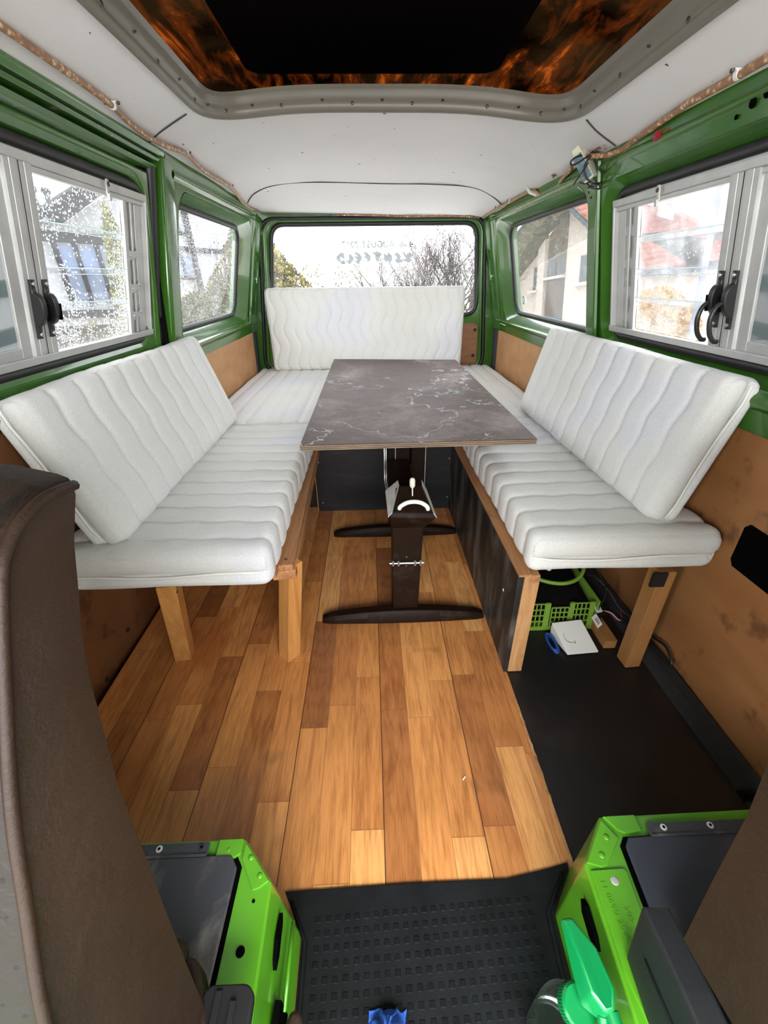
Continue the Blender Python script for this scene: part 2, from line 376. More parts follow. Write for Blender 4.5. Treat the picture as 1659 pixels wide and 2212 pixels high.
M['chimney'] = simple('pale_chimney_render', (0.24, 0.20, 0.18), 0.9, spec=0.0)
M['ivy'] = simple('grey_shingle', (0.085, 0.085, 0.078), 0.95, var=0.5, vscale=3, spec=0.0)
M['bounce_ground'] = simple('pale_bounce_ground', (0.62, 0.60, 0.57), 0.95, var=0.1)  # unseen ground, made pale to bounce daylight up onto the ceiling
M['pole_grey'] = simple('grey_pole', (0.17, 0.19, 0.23), 0.5, spec=0.0)
def mat_tiles():
    m, t, p = new_mat('red_roof_tiles'); tc = t.nodes.new('ShaderNodeTexCoord'); sp = t.nodes.new('ShaderNodeSeparateXYZ')
    lk(t, tc.outputs['Object'], sp.inputs[0])
    wob = math_(t, 'MULTIPLY', math_(t, 'SINE', math_(t, 'MULTIPLY', sp.outputs[0], 21.0)), 0.10)
    f = math_(t, 'FRACT', math_(t, 'ADD', math_(t, 'MULTIPLY', sp.outputs[2], 3.6), wob))
    c = ramp(t, f, [(0.0, (0.075, 0.025, 0.02)), (0.22, (0.24, 0.085, 0.062)), (1.0, (0.31, 0.125, 0.095))])
    lk(t, c, p.inputs['Base Color']); p.inputs['Roughness'].default_value = 0.85; p.inputs['Specular IOR Level'].default_value = 0.0; return m
M['tiles'] = mat_tiles()
def mat_leaf(name, cols, transl=0.3):
    m, t, p = new_mat(name); g = t.nodes.new('ShaderNodeNewGeometry')
    c = ramp(t, g.outputs['Random Per Island'], [(i / (len(cols) - 1), x) for i, x in enumerate(cols)])
    lk(t, c, p.inputs['Base Color']); p.inputs['Roughness'].default_value = 0.7; p.inputs['Specular IOR Level'].default_value = 0.0; return m
M['leaf_yg'] = mat_leaf('yellow_green_leaves', [(0.05, 0.07, 0.015), (0.17, 0.18, 0.03), (0.30, 0.28, 0.06), (0.10, 0.13, 0.025)])
M['leaf_olive'] = mat_leaf('olive_leaves', [(0.04, 0.04, 0.017), (0.11, 0.11, 0.035), (0.19, 0.175, 0.06)])
M['leaf_con'] = mat_leaf('golden_conifer_needles', [(0.03, 0.028, 0.015), (0.16, 0.13, 0.028), (0.30, 0.24, 0.055), (0.08, 0.085, 0.025), (0.10, 0.07, 0.06)])
M['petal'] = mat_leaf('forsythia_flowers', [(0.52, 0.26, 0.012), (0.56, 0.32, 0.03), (0.42, 0.19, 0.006), (0.14, 0.10, 0.04)])
M['bud'] = mat_leaf('reddish_buds', [(0.12, 0.055, 0.045), (0.19, 0.095, 0.07), (0.11, 0.085, 0.055)])
M['bark'] = simple('grey_bark', (0.06, 0.05, 0.044), 0.9, spec=0.0)
M['twig_yellow'] = simple('yellow_brown_twig', (0.13, 0.092, 0.038), 0.85, spec=0.0)
M['twig_brown'] = simple('brown_twig', (0.075, 0.056, 0.042), 0.9, spec=0.0)

for k_ in ('clad', 'soffit', 'panel_blue', 'bounce_ground'): M[k_].node_tree.nodes['Principled BSDF'].inputs['Specular IOR Level'].default_value = 0.0
# ================================================================== mesh builder
class MB:
    def __init__(s): s.v = []; s.f = []; s.mi = []
    def add(s, vs, fs, mi=0):
        o = len(s.v); s.v += [tuple(p) for p in vs]
        for f in fs: s.f.append(tuple(o + i for i in f)); s.mi.append(mi)
        return s
    def box(s, a, b, mi=0, top_mi=None):
        x0, y0, z0 = (min(a[i], b[i]) for i in range(3)); x1, y1, z1 = (max(a[i], b[i]) for i in range(3))
        vs = [(x0, y0, z0), (x1, y0, z0), (x1, y1, z0), (x0, y1, z0), (x0, y0, z1), (x1, y0, z1), (x1, y1, z1), (x0, y1, z1)]
        s.add(vs, [(0, 3, 2, 1), (0, 1, 5, 4), (1, 2, 6, 5), (2, 3, 7, 6), (3, 0, 4, 7)], mi)
        s.add(vs[4:], [(0, 1, 2, 3)], mi if top_mi is None else top_mi); return s
    def hexa(s, vs, mi=0):
        return s.add(vs, [(0, 3, 2, 1), (4, 5, 6, 7), (0, 1, 5, 4), (1, 2, 6, 5), (2, 3, 7, 6), (3, 0, 4, 7)], mi)
    def obox(s, c, ax, h, mi=0):
        c = V(c); a = [V(x).normalized() * hh for x, hh in zip(ax, h)]
        vs = [c + a[0] * i + a[1] * j + a[2] * k for k in (-1, 1) for i, j in ((-1, -1), (1, -1), (1, 1), (-1, 1))]
        return s.hexa(vs, mi)
    def bar(s, p0, p1, wx, wy, up=(0, 0, 1), mi=0):
        p0, p1 = V(p0), V(p1); d = (p1 - p0); L = d.length; d.normalize()
        a = d.cross(V(up)); a = a.normalized() if a.length > 1e-5 else V((1, 0, 0)); b = a.cross(d).normalized()
        return s.obox((p0 + p1) / 2, (a, b, d), (wx / 2, wy / 2, L / 2), mi)
    def prism(s, pts, d0, d1, fr=None, mi=0):   # 2D outline extruded from d0 to d1 in frame (fn(u, v, d) -> point)
        fr = fr or (lambda u, v, d: (u, d, v)); n = len(pts)
        vs = [fr(u, v, d0) for u, v in pts] + [fr(u, v, d1) for u, v in pts]
        s.add(vs, [tuple(range(n - 1, -1, -1)), tuple(range(n, 2 * n))] + [(i, (i + 1) % n, n + (i + 1) % n, n + i) for i in range(n)], mi); return s
    def sheet(s, outer, holes, d0, d1, fr, mi=0):
        loops = [outer] + holes; flat = [p for l in loops for p in l]; n = len(flat)
        tris = tessellate_polygon([[V((p[0], p[1], 0)) for p in l] for l in loops])
        vs = [fr(u, v, d0) for u, v in flat] + [fr(u, v, d1) for u, v in flat]
        fs = [(a, b, c) for a, b, c in tris] + [(n + c, n + b, n + a) for a, b, c in tris]
        o = 0
        for l in loops:
            k = len(l)
            for i in range(k): fs.append((o + i, o + (i + 1) % k, n + o + (i + 1) % k, n + o + i))
            o += k
        return s.add(vs, fs, mi)
    def loft(s, rings, closed=True, mi=0, caps=False):
        n = len(rings[0]); vs = [p for r in rings for p in r]; fs = []
        for j in range(len(rings) - 1):
            for i in range(n if closed else n - 1):
                a = j * n + i; b = j * n + (i + 1) % n; fs.append((a, b, b + n, a + n))
        if caps: fs += [tuple(range(n - 1, -1, -1)), tuple((len(rings) - 1) * n + i for i in range(n))]
        return s.add(vs, fs, mi)
    def tube(s, pts, r, n=8, closed=False, mi=0):
        pts = [V(p) for p in pts]; k = len(pts); rr = r if hasattr(r, '__len__') else [r] * k; rings = []; a = None
        for i, p in enumerate(pts):
            if closed: d = pts[(i + 1) % k] - pts[i - 1]
            else: d = pts[min(i + 1, k - 1)] - pts[max(i - 1, 0)]
            d = d.normalized() if d.length > 1e-9 else V((0, 0, 1))
            if a is None: a = d.orthogonal().normalized()
            else:
                a = a - d * a.dot(d); a = a.normalized() if a.length > 1e-6 else d.orthogonal().normalized()
            b = d.cross(a)
            rings.append([p + (a * math.cos(2 * math.pi * j / n) + b * math.sin(2 * math.pi * j / n)) * rr[i] for j in range(n)])
        if closed: rings.append(rings[0]); return s.loft(rings, True, mi)
        return s.loft(rings, True, mi, True)
    def cyl(s, p0, p1, r0, r1=None, n=16, mi=0): return s.tube([p0, p1], [r0, r0 if r1 is None else r1], n, False, mi)
    def lathe(s, prof, o, ax=(0, 0, 1), n=24, mi=0):
        ax = V(ax).normalized(); a = ax.orthogonal().normalized(); b = ax.cross(a); o = V(o)
        rings = [[o + ax * h + (a * math.cos(2 * math.pi * j / n) + b * math.sin(2 * math.pi * j / n)) * max(r, 1e-5) for j in range(n)] for r, h in prof]
        return s.loft(rings, True, mi, True)
    def build(s, name, mat, parent=None, smooth=False, bevel=0, seg=2, mw=None, angle=35):
        me = bpy.data.meshes.new(name); me.from_pydata(s.v, [], s.f)
        mats = mat if isinstance(mat, (list, tuple)) else [mat]
        for m in mats: me.materials.append(M[m])
        if any(s.mi): me.polygons.foreach_set('material_index', s.mi)
        bm = bmesh.new(); bm.from_mesh(me); bmesh.ops.recalc_face_normals(bm, faces=bm.faces); bm.to_mesh(me); bm.free()
        if smooth:
            me.polygons.foreach_set('use_smooth', [True] * len(me.polygons)); me.update()
            if smooth != 'all': me.set_sharp_from_angle(angle=math.radians(38))
        o = bpy.data.objects.new(name, me); COL.objects.link(o)
        if mw is not None: o.matrix_world = mw
        if parent is not None:
            o.parent = parent; o.matrix_parent_inverse = pw(parent).inverted()
        if bevel:
            b = o.modifiers.new('edge', 'BEVEL'); b.width = bevel; b.segments = seg; b.limit_method = 'ANGLE'; b.angle_limit = math.radians(angle)
            b.harden_normals = False
        return o
WM = {}
def pw(o):
    if o.parent is None: return o.matrix_basis.copy()
    return pw(o.parent) @ o.matrix_parent_inverse @ o.matrix_basis
def tag(o, label=None, cat=None, group=None, kind=None):
    if label: o['label'] = label
    if cat: o['category'] = cat
    if group: o['group'] = group
    if kind: o['kind'] = kind
    return o
def thing(name, loc, label, cat, group=None, kind=None):
    o = bpy.data.objects.new(name, None); COL.objects.link(o); o.location = loc; o.empty_display_size = 0.05
    return tag(o, label, cat, group, kind)
def copy_tree(o, parent=None):
    c = o.copy(); COL.objects.link(c)
    if parent is not None: c.parent = parent
    for ch in [x for x in bpy.data.objects if x.parent == o]: copy_tree(ch, c)
    return c
def rrect(x0, x1, y0, y1, r, n=6):
    out = []
    for cx_, cy_, a0 in ((x1 - r, y1 - r, 0), (x0 + r, y1 - r, 90), (x0 + r, y0 + r, 180), (x1 - r, y0 + r, 270)):
        for i in range(n + 1):
            a = math.radians(a0 + 90 * i / n); out.append((cx_ + r * math.cos(a), cy_ + r * math.sin(a)))
    return out
def rpoly(pts, r, n=5):
    out = []; k = len(pts)
    for i in range(k):
        p0, p1, p2 = V(pts[i - 1]).to_2d(), V(pts[i]).to_2d(), V(pts[(i + 1) % k]).to_2d()
        rr = r[i] if hasattr(r, '__len__') else r
        a = p1 + (p0 - p1).normalized() * rr; b = p1 + (p2 - p1).normalized() * rr
        for j in range(n + 1):
            u = j / n; q = a * (1 - u) ** 2 + p1 * 2 * u * (1 - u) + b * u * u; out.append((q.x, q.y))
    return out
def spline(pts, sub=6):
    pts = [V(p) for p in pts]; out = []
    for i in range(len(pts) - 1):
        p0, p1, p2, p3 = pts[max(i - 1, 0)], pts[i], pts[i + 1], pts[min(i + 2, len(pts) - 1)]
        for j in range(sub):
            u = j / sub
            out.append(0.5 * ((2 * p1) + (p2 - p0) * u + (2 * p0 - 5 * p1 + 4 * p2 - p3) * u * u + (3 * p1 - p0 - 3 * p2 + p3) * u ** 3))
    out.append(pts[-1]); return out

# ================================================================== van body geometry
YF, YB = -0.35, 2.88           # front end of what is built, inside of the tailgate
def SL(y, z, o=0.0):           # left side, upper: point at height z, o metres inside the wall line
    s = (z - 0.75) * 0.23 if z > 0.75 else (0.75 - z) * -0.03
    return (-0.73 + s + o, y, z)
def SR(y, z, o=0.0):
    s = (z - 0.75) * 0.23 if z > 0.75 else (0.75 - z) * -0.03
    return (0.80 - s - o, y, z)
FL = lambda y, z, d: SL(y, z, d)
FR = lambda y, z, d: SR(y, z, d)
XC, HW = 0.039, 0.649
def cz(x, y):
    s = (x - XC) / HW; e = 1.2525 - 0.018 * s
    t = min(max((y - 1.9) / 1.0, 0), 1); R = 0.093 * (1 - t * t * (3 - 2 * t))
    return e + R * (1 - min(abs(s), 1) ** 2.8)

def struct(o, kind='structure'): o['kind'] = kind; return o

# ---- floor
mb = MB(); mb.box((-0.72, YF, -0.03), (0.352, 1.95, 0.0))
fl = struct(mb.build('floor', 'parquet'))
mb = MB(); mb.box((0.3525, YF, -0.03), (0.745, 1.95, -0.002)); mb.build('black_floor_sheet', 'black_floor', fl)
mb = MB(); mb.box((-0.85, YF, -0.12), (0.92, YB + 0.08, -0.055)); mb.build('subfloor', 'black_gap', fl)
# worn sill strip between wood and black sheet
mb = MB()
pts = []; y = 0.30
while y < 0.70: pts.append((0.3505 + rnd.uniform(-0.0015, 0.0015), y)); y += 0.012
ring = [(x - 0.004, yy, 0.0006) for x, yy in pts]; ring2 = [(x + 0.0015, yy, 0.0008) for x, yy in pts]
mb.loft([ring, ring2], False); mb.build('chipped_edge', 'old_wood', fl)
# foam step along the right wall
mb = MB(); mb.prism([(0.742, -0.03), (0.800, -0.05), (0.812, 0.005), (0.772, 0.012), (0.745, 0.006)], 0.45, 1.9, lambda u, v, d: (u, d, v))
mb.box((0.745, YF, -0.03), (0.81, 0.43, 0.0))
struct(mb.build('trim_1', 'black_carpet', bevel=0.004))

# ---- side walls: green pressed steel
def side_wall(F, nm, holesA, outerA, extra):
    mb = MB()
    return mb
# left rear section (fixed window)
A = rrect(1.70, 2.68, 0.737, 1.205, 0.085, 7); B = rrect(1.685, 2.545, 0.780, 1.170, 0.06, 7)
lw = MB(); lw.sheet([(1.605, 0.66), (2.885, 0.66), (2.885, 1.285), (1.605, 1.285)], [A], 0.012, 0.020, FL)
lw.loft([[FL(u, v, 0.020) for u, v in A], [FL(a * 0.85 + c * 0.15, b * 0.85 + d * 0.15, 0.012) for (a, b), (c, d) in zip(A, B)],
         [FL(a * 0.3 + c * 0.7, b * 0.3 + d * 0.7, -0.012) for (a, b), (c, d) in zip(A, B)], [FL(u, v, -0.020) for u, v in B]])
lw.sheet([(1.58, 0.60), (2.95, 0.60), (2.95, 1.30), (1.58, 1.30)], [B], -0.045, -0.020, FL)
wall_left = struct(lw.build('wall_left', 'green', smooth=True, bevel=0.005))
# inner belt swell and header swell
def ridge(F, y0, y1, z, h, d, name, mat, parent, base=0.018, n=8):
    mb = MB(); ring = [(z - h / 2 + h * i / n, base + d * math.sin(math.pi * i / n)) for i in range(n + 1)]
    mb.loft([[F(y, zz, dd) for zz, dd in ring] for y in (y0, y1)], False); return mb.build(name, mat, parent, smooth='all')
ridge(FL, 1.66, 2.78, 0.715, 0.035, 0.012, 'belt_swell', 'green', wall_left)
ridge(FL, 1.66, 2.80, 1.232, 0.030, 0.008, 'header_swell', 'green', wall_left)
# pillar between door and rear window
mb = MB(); mb.prism([(1.578, -0.03), (1.578, 0.016), (1.586, 0.024), (1.630, 0.024), (1.680, 0.016), (1.690, -0.02)], 0.60, 1.262, lambda u, v, d: FL(u, d, v))
mb.build('pillar', 'green', wall_left, smooth=True, bevel=0.004)
# corner pillar at the back with pressed bays
def corner(F, parent, flip):
    mb = MB()
    mb.sheet([(2.70, 0.72), (2.885, 0.72), (2.885, 1.26), (2.70, 1.26)],
             [rrect(2.735, 2.825, 0.76, 0.895, 0.012), rrect(2.735, 2.825, 0.915, 1.04, 0.012), rrect(2.735, 2.825, 1.06, 1.235, 0.02)], 0.020, 0.032, F)
    mb.build('corner_pressing', 'green', parent, smooth=True, bevel=0.004)
    for zz in (0.90, 0.99):
        mb = MB(); mb.lathe([(0.007, 0), (0.007, 0.002), (0.004, 0.004)], F(2.80, 0.945, 0.031), F(0, 0.75, 1)[0:1] + (0, 0) if False else ((1, 0, 0) if not flip else (-1, 0, 0)), 12)
    mb.build('plug', 'white_plastic', parent)
corner(FL, wall_left, False)
mb = MB()
for (yy, zz, r) in ((1.612, 1.205, .006), (1.628, 1.203, .006), (1.625, 1.13, .004), (1.628, 1.10, .004), (1.622, 0.86, .005), (1.63, 0.80, .005), (1.62, 0.855, .003)):
    mb = MB(); mb.lathe([(r, 0), (r, 0.0015)], FL(yy - 0.012, zz, 0.0245), (1, 0, -0.22), 10); mb.build('screw_hole', 'hole', wall_left)
mb = MB(); mb.lathe([(0.010, 0), (0.010, 0.002), (0.007, 0.0035)], FL(1.607, 0.925, 0.0235), (1, 0, -0.22), 14); mb.build('plug', 'cream_plastic', wall_left)

# sliding door (left front)
hole = rrect(0.40, 1.494, 0.788, 1.190, 0.07, 7); hole2 = rrect(0.37, 1.503, 0.765, 1.203, 0.09, 7)
mb = MB()
mb.sheet([(YF, 0.60), (1.514, 0.60), (1.514, 1.216), (YF, 1.216)], [hole2], -0.004, 0.006, FL)
mb.loft([[FL(u, v, 0.006) for u, v in hole2], [FL(u, v, -0.006) for u, v in hole], [FL(u, v, -0.03) for u, v in hole]])
door = struct(mb.build('door_1', 'green', smooth=True, bevel=0.006))
ridge(FL, YF, 1.52, 0.722, 0.075, 0.030, 'belt_swell', 'green', door, 0.0)
mb = MB()
mb.sheet([(YF, -0.075), (1.535, -0.075), (1.535, 0.62), (YF, 0.62)], [], -0.02, 0.002, FL); mb.build('lower_skin', 'green', door)
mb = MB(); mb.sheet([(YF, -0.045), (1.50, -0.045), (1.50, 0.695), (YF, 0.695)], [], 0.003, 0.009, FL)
dp = mb.build('lower_panel', 'ply_dark_shaded', door, bevel=0.002)
for yy, zz in ((0.79, 0.0), (0.93, 0.045), (1.12, 0.0), (1.30, 0.05)):
    mb = MB(); mb.lathe([(0.008, 0), (0.008, 0.002), (0.005, 0.004)], FL(yy, zz, 0.009), (1, 0, 0), 12); mb.build('panel_plug', 'black_plastic', dp)
# black seal channel and sliding track
mb = MB(); mb.sheet([(YF, -0.1), (1.60, -0.1), (1.60, 1.27), (YF, 1.27)], [rrect(0.36, 1.53, 0.76, 1.21, 0.05)], -0.055, -0.030, FL)
mb.sheet([(1.515, 0.55), (1.60, 0.55), (1.60, 1.24), (1.515, 1.24)], [], -0.03, -0.012, FL)
mb.build('seal_channel', 'black_gap', door)
mb = MB(); mb.tube([FL(1.556, z, -0.004) for z in (0.60, 0.7, 0.9, 1.1, 1.235)], 0.016, 10); mb.build('door_seal', 'black_rubber', door, smooth=True)
mb = MB()
mb.prism([(1.228, -0.03), (1.228, 0.004), (1.236, 0.012), (1.240, 0.004), (1.240, -0.03)], YF, 1.572, lambda u, v, d: FL(d, u, v))
mb.prism([(1.247, -0.03), (1.246, 0.016), (1.253, 0.020), (1.256, 0.010), (1.256, -0.03)], YF, 1.572, lambda u, v, d: FL(d, u, v))
mb.build('track_rail', 'green_rail', door, bevel=0.0015)
mb = MB(); mb.prism([(1.262, -0.02), (1.260, 0.018), (1.272, 0.024), (1.292, 0.014), (1.292, -0.02)], YF, 1.60, lambda u, v, d: FL(d, u, v))
mb.build('roof_rail', 'green', door, bevel=0.003)

# right wall
A = rrect(1.580, 2.640, 0.725, 1.195, 0.085, 7); B = rrect(1.605, 2.515, 0.770, 1.162, 0.06, 7)
A2 = rrect(0.35, 1.492, 0.745, 1.178, 0.085, 7); B2 = rrect(0.385, 1.455, 0.775, 1.152, 0.06, 7)
rw = MB(); rw.sheet([(YF, 0.66), (2.885, 0.66), (2.885, 1.26), (YF, 1.26)], [A, A2], 0.012, 0.020, FR)
for a_, b_ in ((A, B), (A2, B2)):
    rw.loft([[FR(u, v, 0.020) for u, v in a_], [FR(a * 0.85 + c * 0.15, b * 0.85 + d * 0.15, 0.012) for (a, b), (c, d) in zip(a_, b_)],
             [FR(a * 0.3 + c * 0.7, b * 0.3 + d * 0.7, -0.012) for (a, b), (c, d) in zip(a_, b_)], [FR(u, v, -0.020) for u, v in b_]])
rw.sheet([(YF, 0.60), (2.95, 0.60), (2.95, 1.28), (YF, 1.28)], [B, B2], -0.045, -0.020, FR)
wall_right = struct(rw.build('wall_right', 'green', smooth=True, bevel=0.005))
ridge(FR, 1.60, 2.78, 0.712, 0.030, 0.010, 'belt_swell', 'green', wall_right)
ridge(FR, YF, 1.56, 0.722, 0.040, 0.014, 'belt_swell', 'green', wall_right)
ridge(FR, YF, 2.80, 1.215, 0.022, 0.007, 'header_swell', 'green', wall_right)
mb = MB(); mb.prism([(1.500, 0.018), (1.506, 0.030), (1.556, 0.032), (1.572, 0.018)], 0.70, 1.235, lambda u, v, d: FR(u, d, v))
mb.build('pillar', 'green', wall_right, smooth=True, bevel=0.003)
corner(FR, wall_right, True)
mb = MB()
for (yy, zz, r) in ((1.545, 0.882, .005), (1.552, 0.862, .0045), (1.548, 0.843, .003), (1.52, 0.90, .003), (1.52, 0.85, .003), (1.535, 1.15, .003), (1.55, 1.165, .003),
                    (0.955, 1.205, .008), (0.925, 1.210, .008), (0.99, 1.195, .004)):
    mb = MB(); mb.lathe([(r, 0), (r, 0.0015)], FR(yy, zz, 0.032 if yy > 1.2 else 0.022), (-1, 0, -0.22), 12); mb.build('screw_hole', 'hole', wall_right)
mb = MB(); mb.lathe([(0.010, 0), (0.010, 0.002), (0.007, 0.0035)], FR(1.547, 0.915, 0.031), (-1, 0, -0.22), 14); mb.build('plug', 'cream_plastic', wall_right)
# lower skins
mb = MB(); mb.box((0.832, YF, -0.12), (0.86, YB + 0.06, 0.68)); mb.build('lower_skin', 'ply_dark', wall_right)
mb = MB(); mb.box((-0.79, 1.53, -0.12), (-0.765, YB + 0.06, 0.68)); mb.build('lower_skin', 'black_gap', wall_left)

# wooden wall panels
def panel(name, F, y0, y1, z0, z1, d0, d1, mat, parent, plugs=()):
    mb = MB(); mb.sheet([(y0, z0), (y1, z0), (y1, z1), (y0, z1)], [], d0, d1, F); o = mb.build(name, mat, parent, bevel=0.0015)
    for yy, zz in plugs:
        m2 = MB(); m2.lathe([(0.006, 0), (0.006, 0.002), (0.003, 0.0035)], F(yy, zz, d1), F(0, 0, 1)[:1] and ((1, 0, 0) if F is FL else (-1, 0, 0)), 12)
        m2.build('plug', 'black_plastic', o)
    return o
panel('side_panel', FL, 1.62, 2.765, 0.30, 0.702, 0.012, 0.020, 'ply_panel', wall_left, ((2.72, 0.675),))
panel('carpet_panel', FL, 2.765, 2.885, 0.30, 0.700, 0.012, 0.019, 'grey_carpet', wall_left)
panel('side_panel', FR, 1.62, 2.752, 0.30, 0.697, 0.006, 0.014, 'ply_panel', wall_right, ((2.70, 0.672),))
panel('carpet_panel', FR, 2.752, 2.885, 0.30, 0.696, 0.006, 0.013, 'grey_carpet', wall_right)
panel('side_panel', FR, YF, 1.62, -0.04, 0.700, -0.004, 0.004, 'ply_dark', wall_right)
mb = MB(); mb.sheet([(0.55, 0.372), (0.735, 0.372), (0.745, 0.385), (0.745, 0.468), (0.735, 0.480), (0.55, 0.480)], [], 0.005, 0.0075, FR)
struct(mb.build('vent_recess', 'hole', wall_right))
for F, par, ya, yb, z in ((FR, wall_right, 2.60, 2.71, 0.701), (FL, wall_left, 1.95, 2.15, 0.712)):
    mb = MB(); mb.sheet([(ya, z - 0.006), (yb, z - 0.003), (yb, z + 0.003), (ya, z + 0.002)], [], 0.020, 0.0215, F); mb.build('bare_metal_chip', 'white_plastic', par)

# ---- tailgate
FG = lambda u, v, d: (u, YB - d, v)
gw = rpoly([(-0.607, 0.735), (0.672, 0.735), (0.634, 1.216), (-0.549, 1.216)], 0.075, 6)
gw2 = rpoly([(-0.630, 0.712), (0.692, 0.712), (0.652, 1.230), (-0.570, 1.230)], 0.09, 6)
gp = rpoly([(0.45, 0.40), (0.700, 0.40), (0.688, 0.690), (0.45, 0.690)], [0.01, 0.02, 0.04, 0.01], 5)
mb = MB(); mb.sheet([(-0.80, 0.30), (0.86, 0.30), (0.75, 1.27), (-0.68, 1.27)], [gw2, gp], 0.0, 0.012, FG)
mb.loft([[FG(u, v, 0.012) for u, v in gw2], [FG(u, v, -0.012) for u, v in gw]])
mb.sheet([(-0.84, 0.25), (0.90, 0.25), (0.80, 1.30), (-0.74, 1.30)], [gw], -0.04, -0.012, FG)
gate = struct(mb.build('wall_rear', 'green', smooth=True, bevel=0.004))
mb = MB(); mb.tube([FG(u, v, 0.016) for u, v in rpoly([(-0.690, 0.42), (0.742, 0.42), (0.672, 1.238), (-0.605, 1.238)], 0.08, 6)], 0.011, 8, True)
mb.build('tailgate_seal', 'black_rubber', gate, smooth='all')
mb = MB(); mb.tube([FG(u, v, 0.016) for u, v in rpoly([(-0.665, 0.42), (0.722, 0.42), (0.657, 1.232), (-0.585, 1.232)], 0.08, 6)], 0.008, 8, True)
mb.build('inner_frame_lip', 'green', gate, smooth='all')
mb = MB(); mb.sheet(gp, [], 0.000, 0.004, FG); gpo = mb.build('lower_panel', 'gate_ply', gate)
for zz in (0.648, 0.492):
    mb = MB(); mb.lathe([(0.010, 0), (0.010, 0.003), (0.005, 0.006)], FG(0.672, zz, 0.004), (0, -1, 0), 14); mb.build('plug', 'black_plastic', gpo)
mb = MB(); mb.box((-0.86, YB + 0.01, -0.12), (0.92, YB + 0.05, 0.70)); mb.build('lower_skin', 'green', gate)

# ---- headliner
X0, X1 = XC - HW, XC + HW
def open_path(pts, radii, n=12):
    out = [V(pts[0])]
    for i in range(1, len(pts) - 1):
        p0, p1, p2 = V(pts[i - 1]), V(pts[i]), V(pts[i + 1]); r = radii[i - 1]
        a = p1 + (p0 - p1).normalized() * r; b = p1 + (p2 - p1).normalized() * r
        for j in range(n + 1):
            u = j / n; out.append(a * (1 - u) ** 2 + p1 * 2 * u * (1 - u) + b * u * u)
    out.append(V(pts[-1])); res = []
    for i in range(len(out) - 1):
        L = (out[i + 1] - out[i]).length; k = max(1, int(L / 0.05))
        for j in range(k): res.append(out[i].lerp(out[i + 1], j / k))
    return res + [out[-1]]
HB = open_path([(-0.418, YF), (-0.424, 1.530), (0.05, 1.512), (0.528, 1.440), (0.522, YF)], [0.15, 0.16, 0.15])
HN = []
for i_ in range(len(HB)):
    d_ = (HB[min(i_ + 1, len(HB) - 1)] - HB[max(i_ - 1, 0)]).normalized(); HN.append(V((d_.y, -d_.x)))
def hole_ring(m): return [(p.x + n.x * m, p.y + n.y * m) for p, n in zip(HB, HN)]
HP = hole_ring(0.003)
def in_hole(x, y, m):
    c = False; k = len(HP)
    for i in range(k):
        (x0, y0), (x1, y1) = HP[i - 1], HP[i]
        if (y0 > y) != (y1 > y) and x < (x1 - x0) * (y - y0) / (y1 - y0) + x0: c = not c
    return c
HP = [(HP[0][0], -9)] + HP + [(HP[-1][0], -9)]
nx, ny = 130, 230
mb = MB(); xs = [X0 + (X1 - X0) * i / nx for i in range(nx + 1)]; ys = [YF + (2.915 - YF) * j / ny for j in range(ny + 1)]
vs = []
for yy in ys:
    for xx in xs:
        wob = 0.0
        if yy > 2.2: wob = 0.004 * noise.noise(V((xx * 5, yy * 6, 0)))
        vs.append((xx, yy, cz(xx, yy) + wob))
fs = []
for j in range(ny):
    for i in range(nx):
        xm, ym = (xs[i] + xs[i + 1]) / 2, (ys[j] + ys[j + 1]) / 2
        if in_hole(xm, ym, 0.022): continue
        a = j * (nx + 1) + i; fs.append((a, a + 1, a + nx + 2, a + nx + 1))
mb.add(vs, fs); ceil = struct(mb.build('ceiling', 'ceiling', smooth='all'))
ceil.modifiers.new('thick', 'SOLIDIFY').thickness = -0.006
for sgn, nmx in ((0, 'trim_2'), (1, 'trim_3')):
    mb = MB(); xe = X1 if sgn else X0; dz = 0.0
    sgx = -1 if sgn else 1
    e = cz(xe, 0)
    mb.prism([(xe - sgx * 0.012, e - 0.016), (xe + sgx * 0.006, e - 0.003), (xe + sgx * 0.006, e + 0.004), (xe - sgx * 0.012, e + 0.006)], YF, 2.86, lambda u, v, d: (u, d, v))
    t3 = struct(mb.build(nmx, 'white_plastic', bevel=0.001))
    mb = MB(); mb.tube([(xe + sgx * 0.0075, yy, e - 0.0025) for yy in (YF, 2.86)], 0.0014, 6); mb.build('shadow_line', 'seam', t3)
def on_ceil(x, y, dz=-0.001): return (x, y, cz(x, y) + dz)
mb = MB()
mb.tube(spline([on_ceil(x, y) for x, y in ((-0.583, 2.545), (-0.55, 2.46), (-0.50, 2.37), (-0.42, 2.31), (-0.30, 2.30), (-0.1, 2.315), (0.08, 2.318), (0.26, 2.30), (0.42, 2.27), (0.50, 2.275), (0.57, 2.33), (0.64, 2.43), (0.68, 2.55))], 6), 0.0022, 6)
for seg in (((-0.60, 1.518), (-0.546, 1.483), (-0.452, 1.435)), ((0.55, 1.36), (0.597, 1.394), (0.662, 1.415))):
    mb.tube(spline([on_ceil(x, y) for x, y in seg], 6), 0.002, 6)
mb.build('panel_seam', 'seam', ceil)

# moulded rim of the roof opening
prof = [(-0.007, 0.004), (-0.007, -0.008), (-0.001, -0.013), (0.009, -0.013), (0.016, -0.008), (0.0185, 0.002), (0.0195, 0.013), (0.022, 0.014), (0.0225, 0.017), (0.0255, 0.018), (0.026, 0.026), (0.031, 0.033), (0.030, 0.046), (0.034, 0.050), (0.040, 0.060)]
base = hole_ring(0)
rings = []
for m, dz in prof:
    m, dz = m * 0.8, dz * (0.62 if dz > 0 else 0.8); rg = hole_ring(m); rings.append([(x, y, cz(bx, by) + dz) for (x, y), (bx, by) in zip(rg, base)])
mb = MB(); mb.loft(rings, False); rim = struct(mb.build('trim_4', 'rim', smooth='all'))
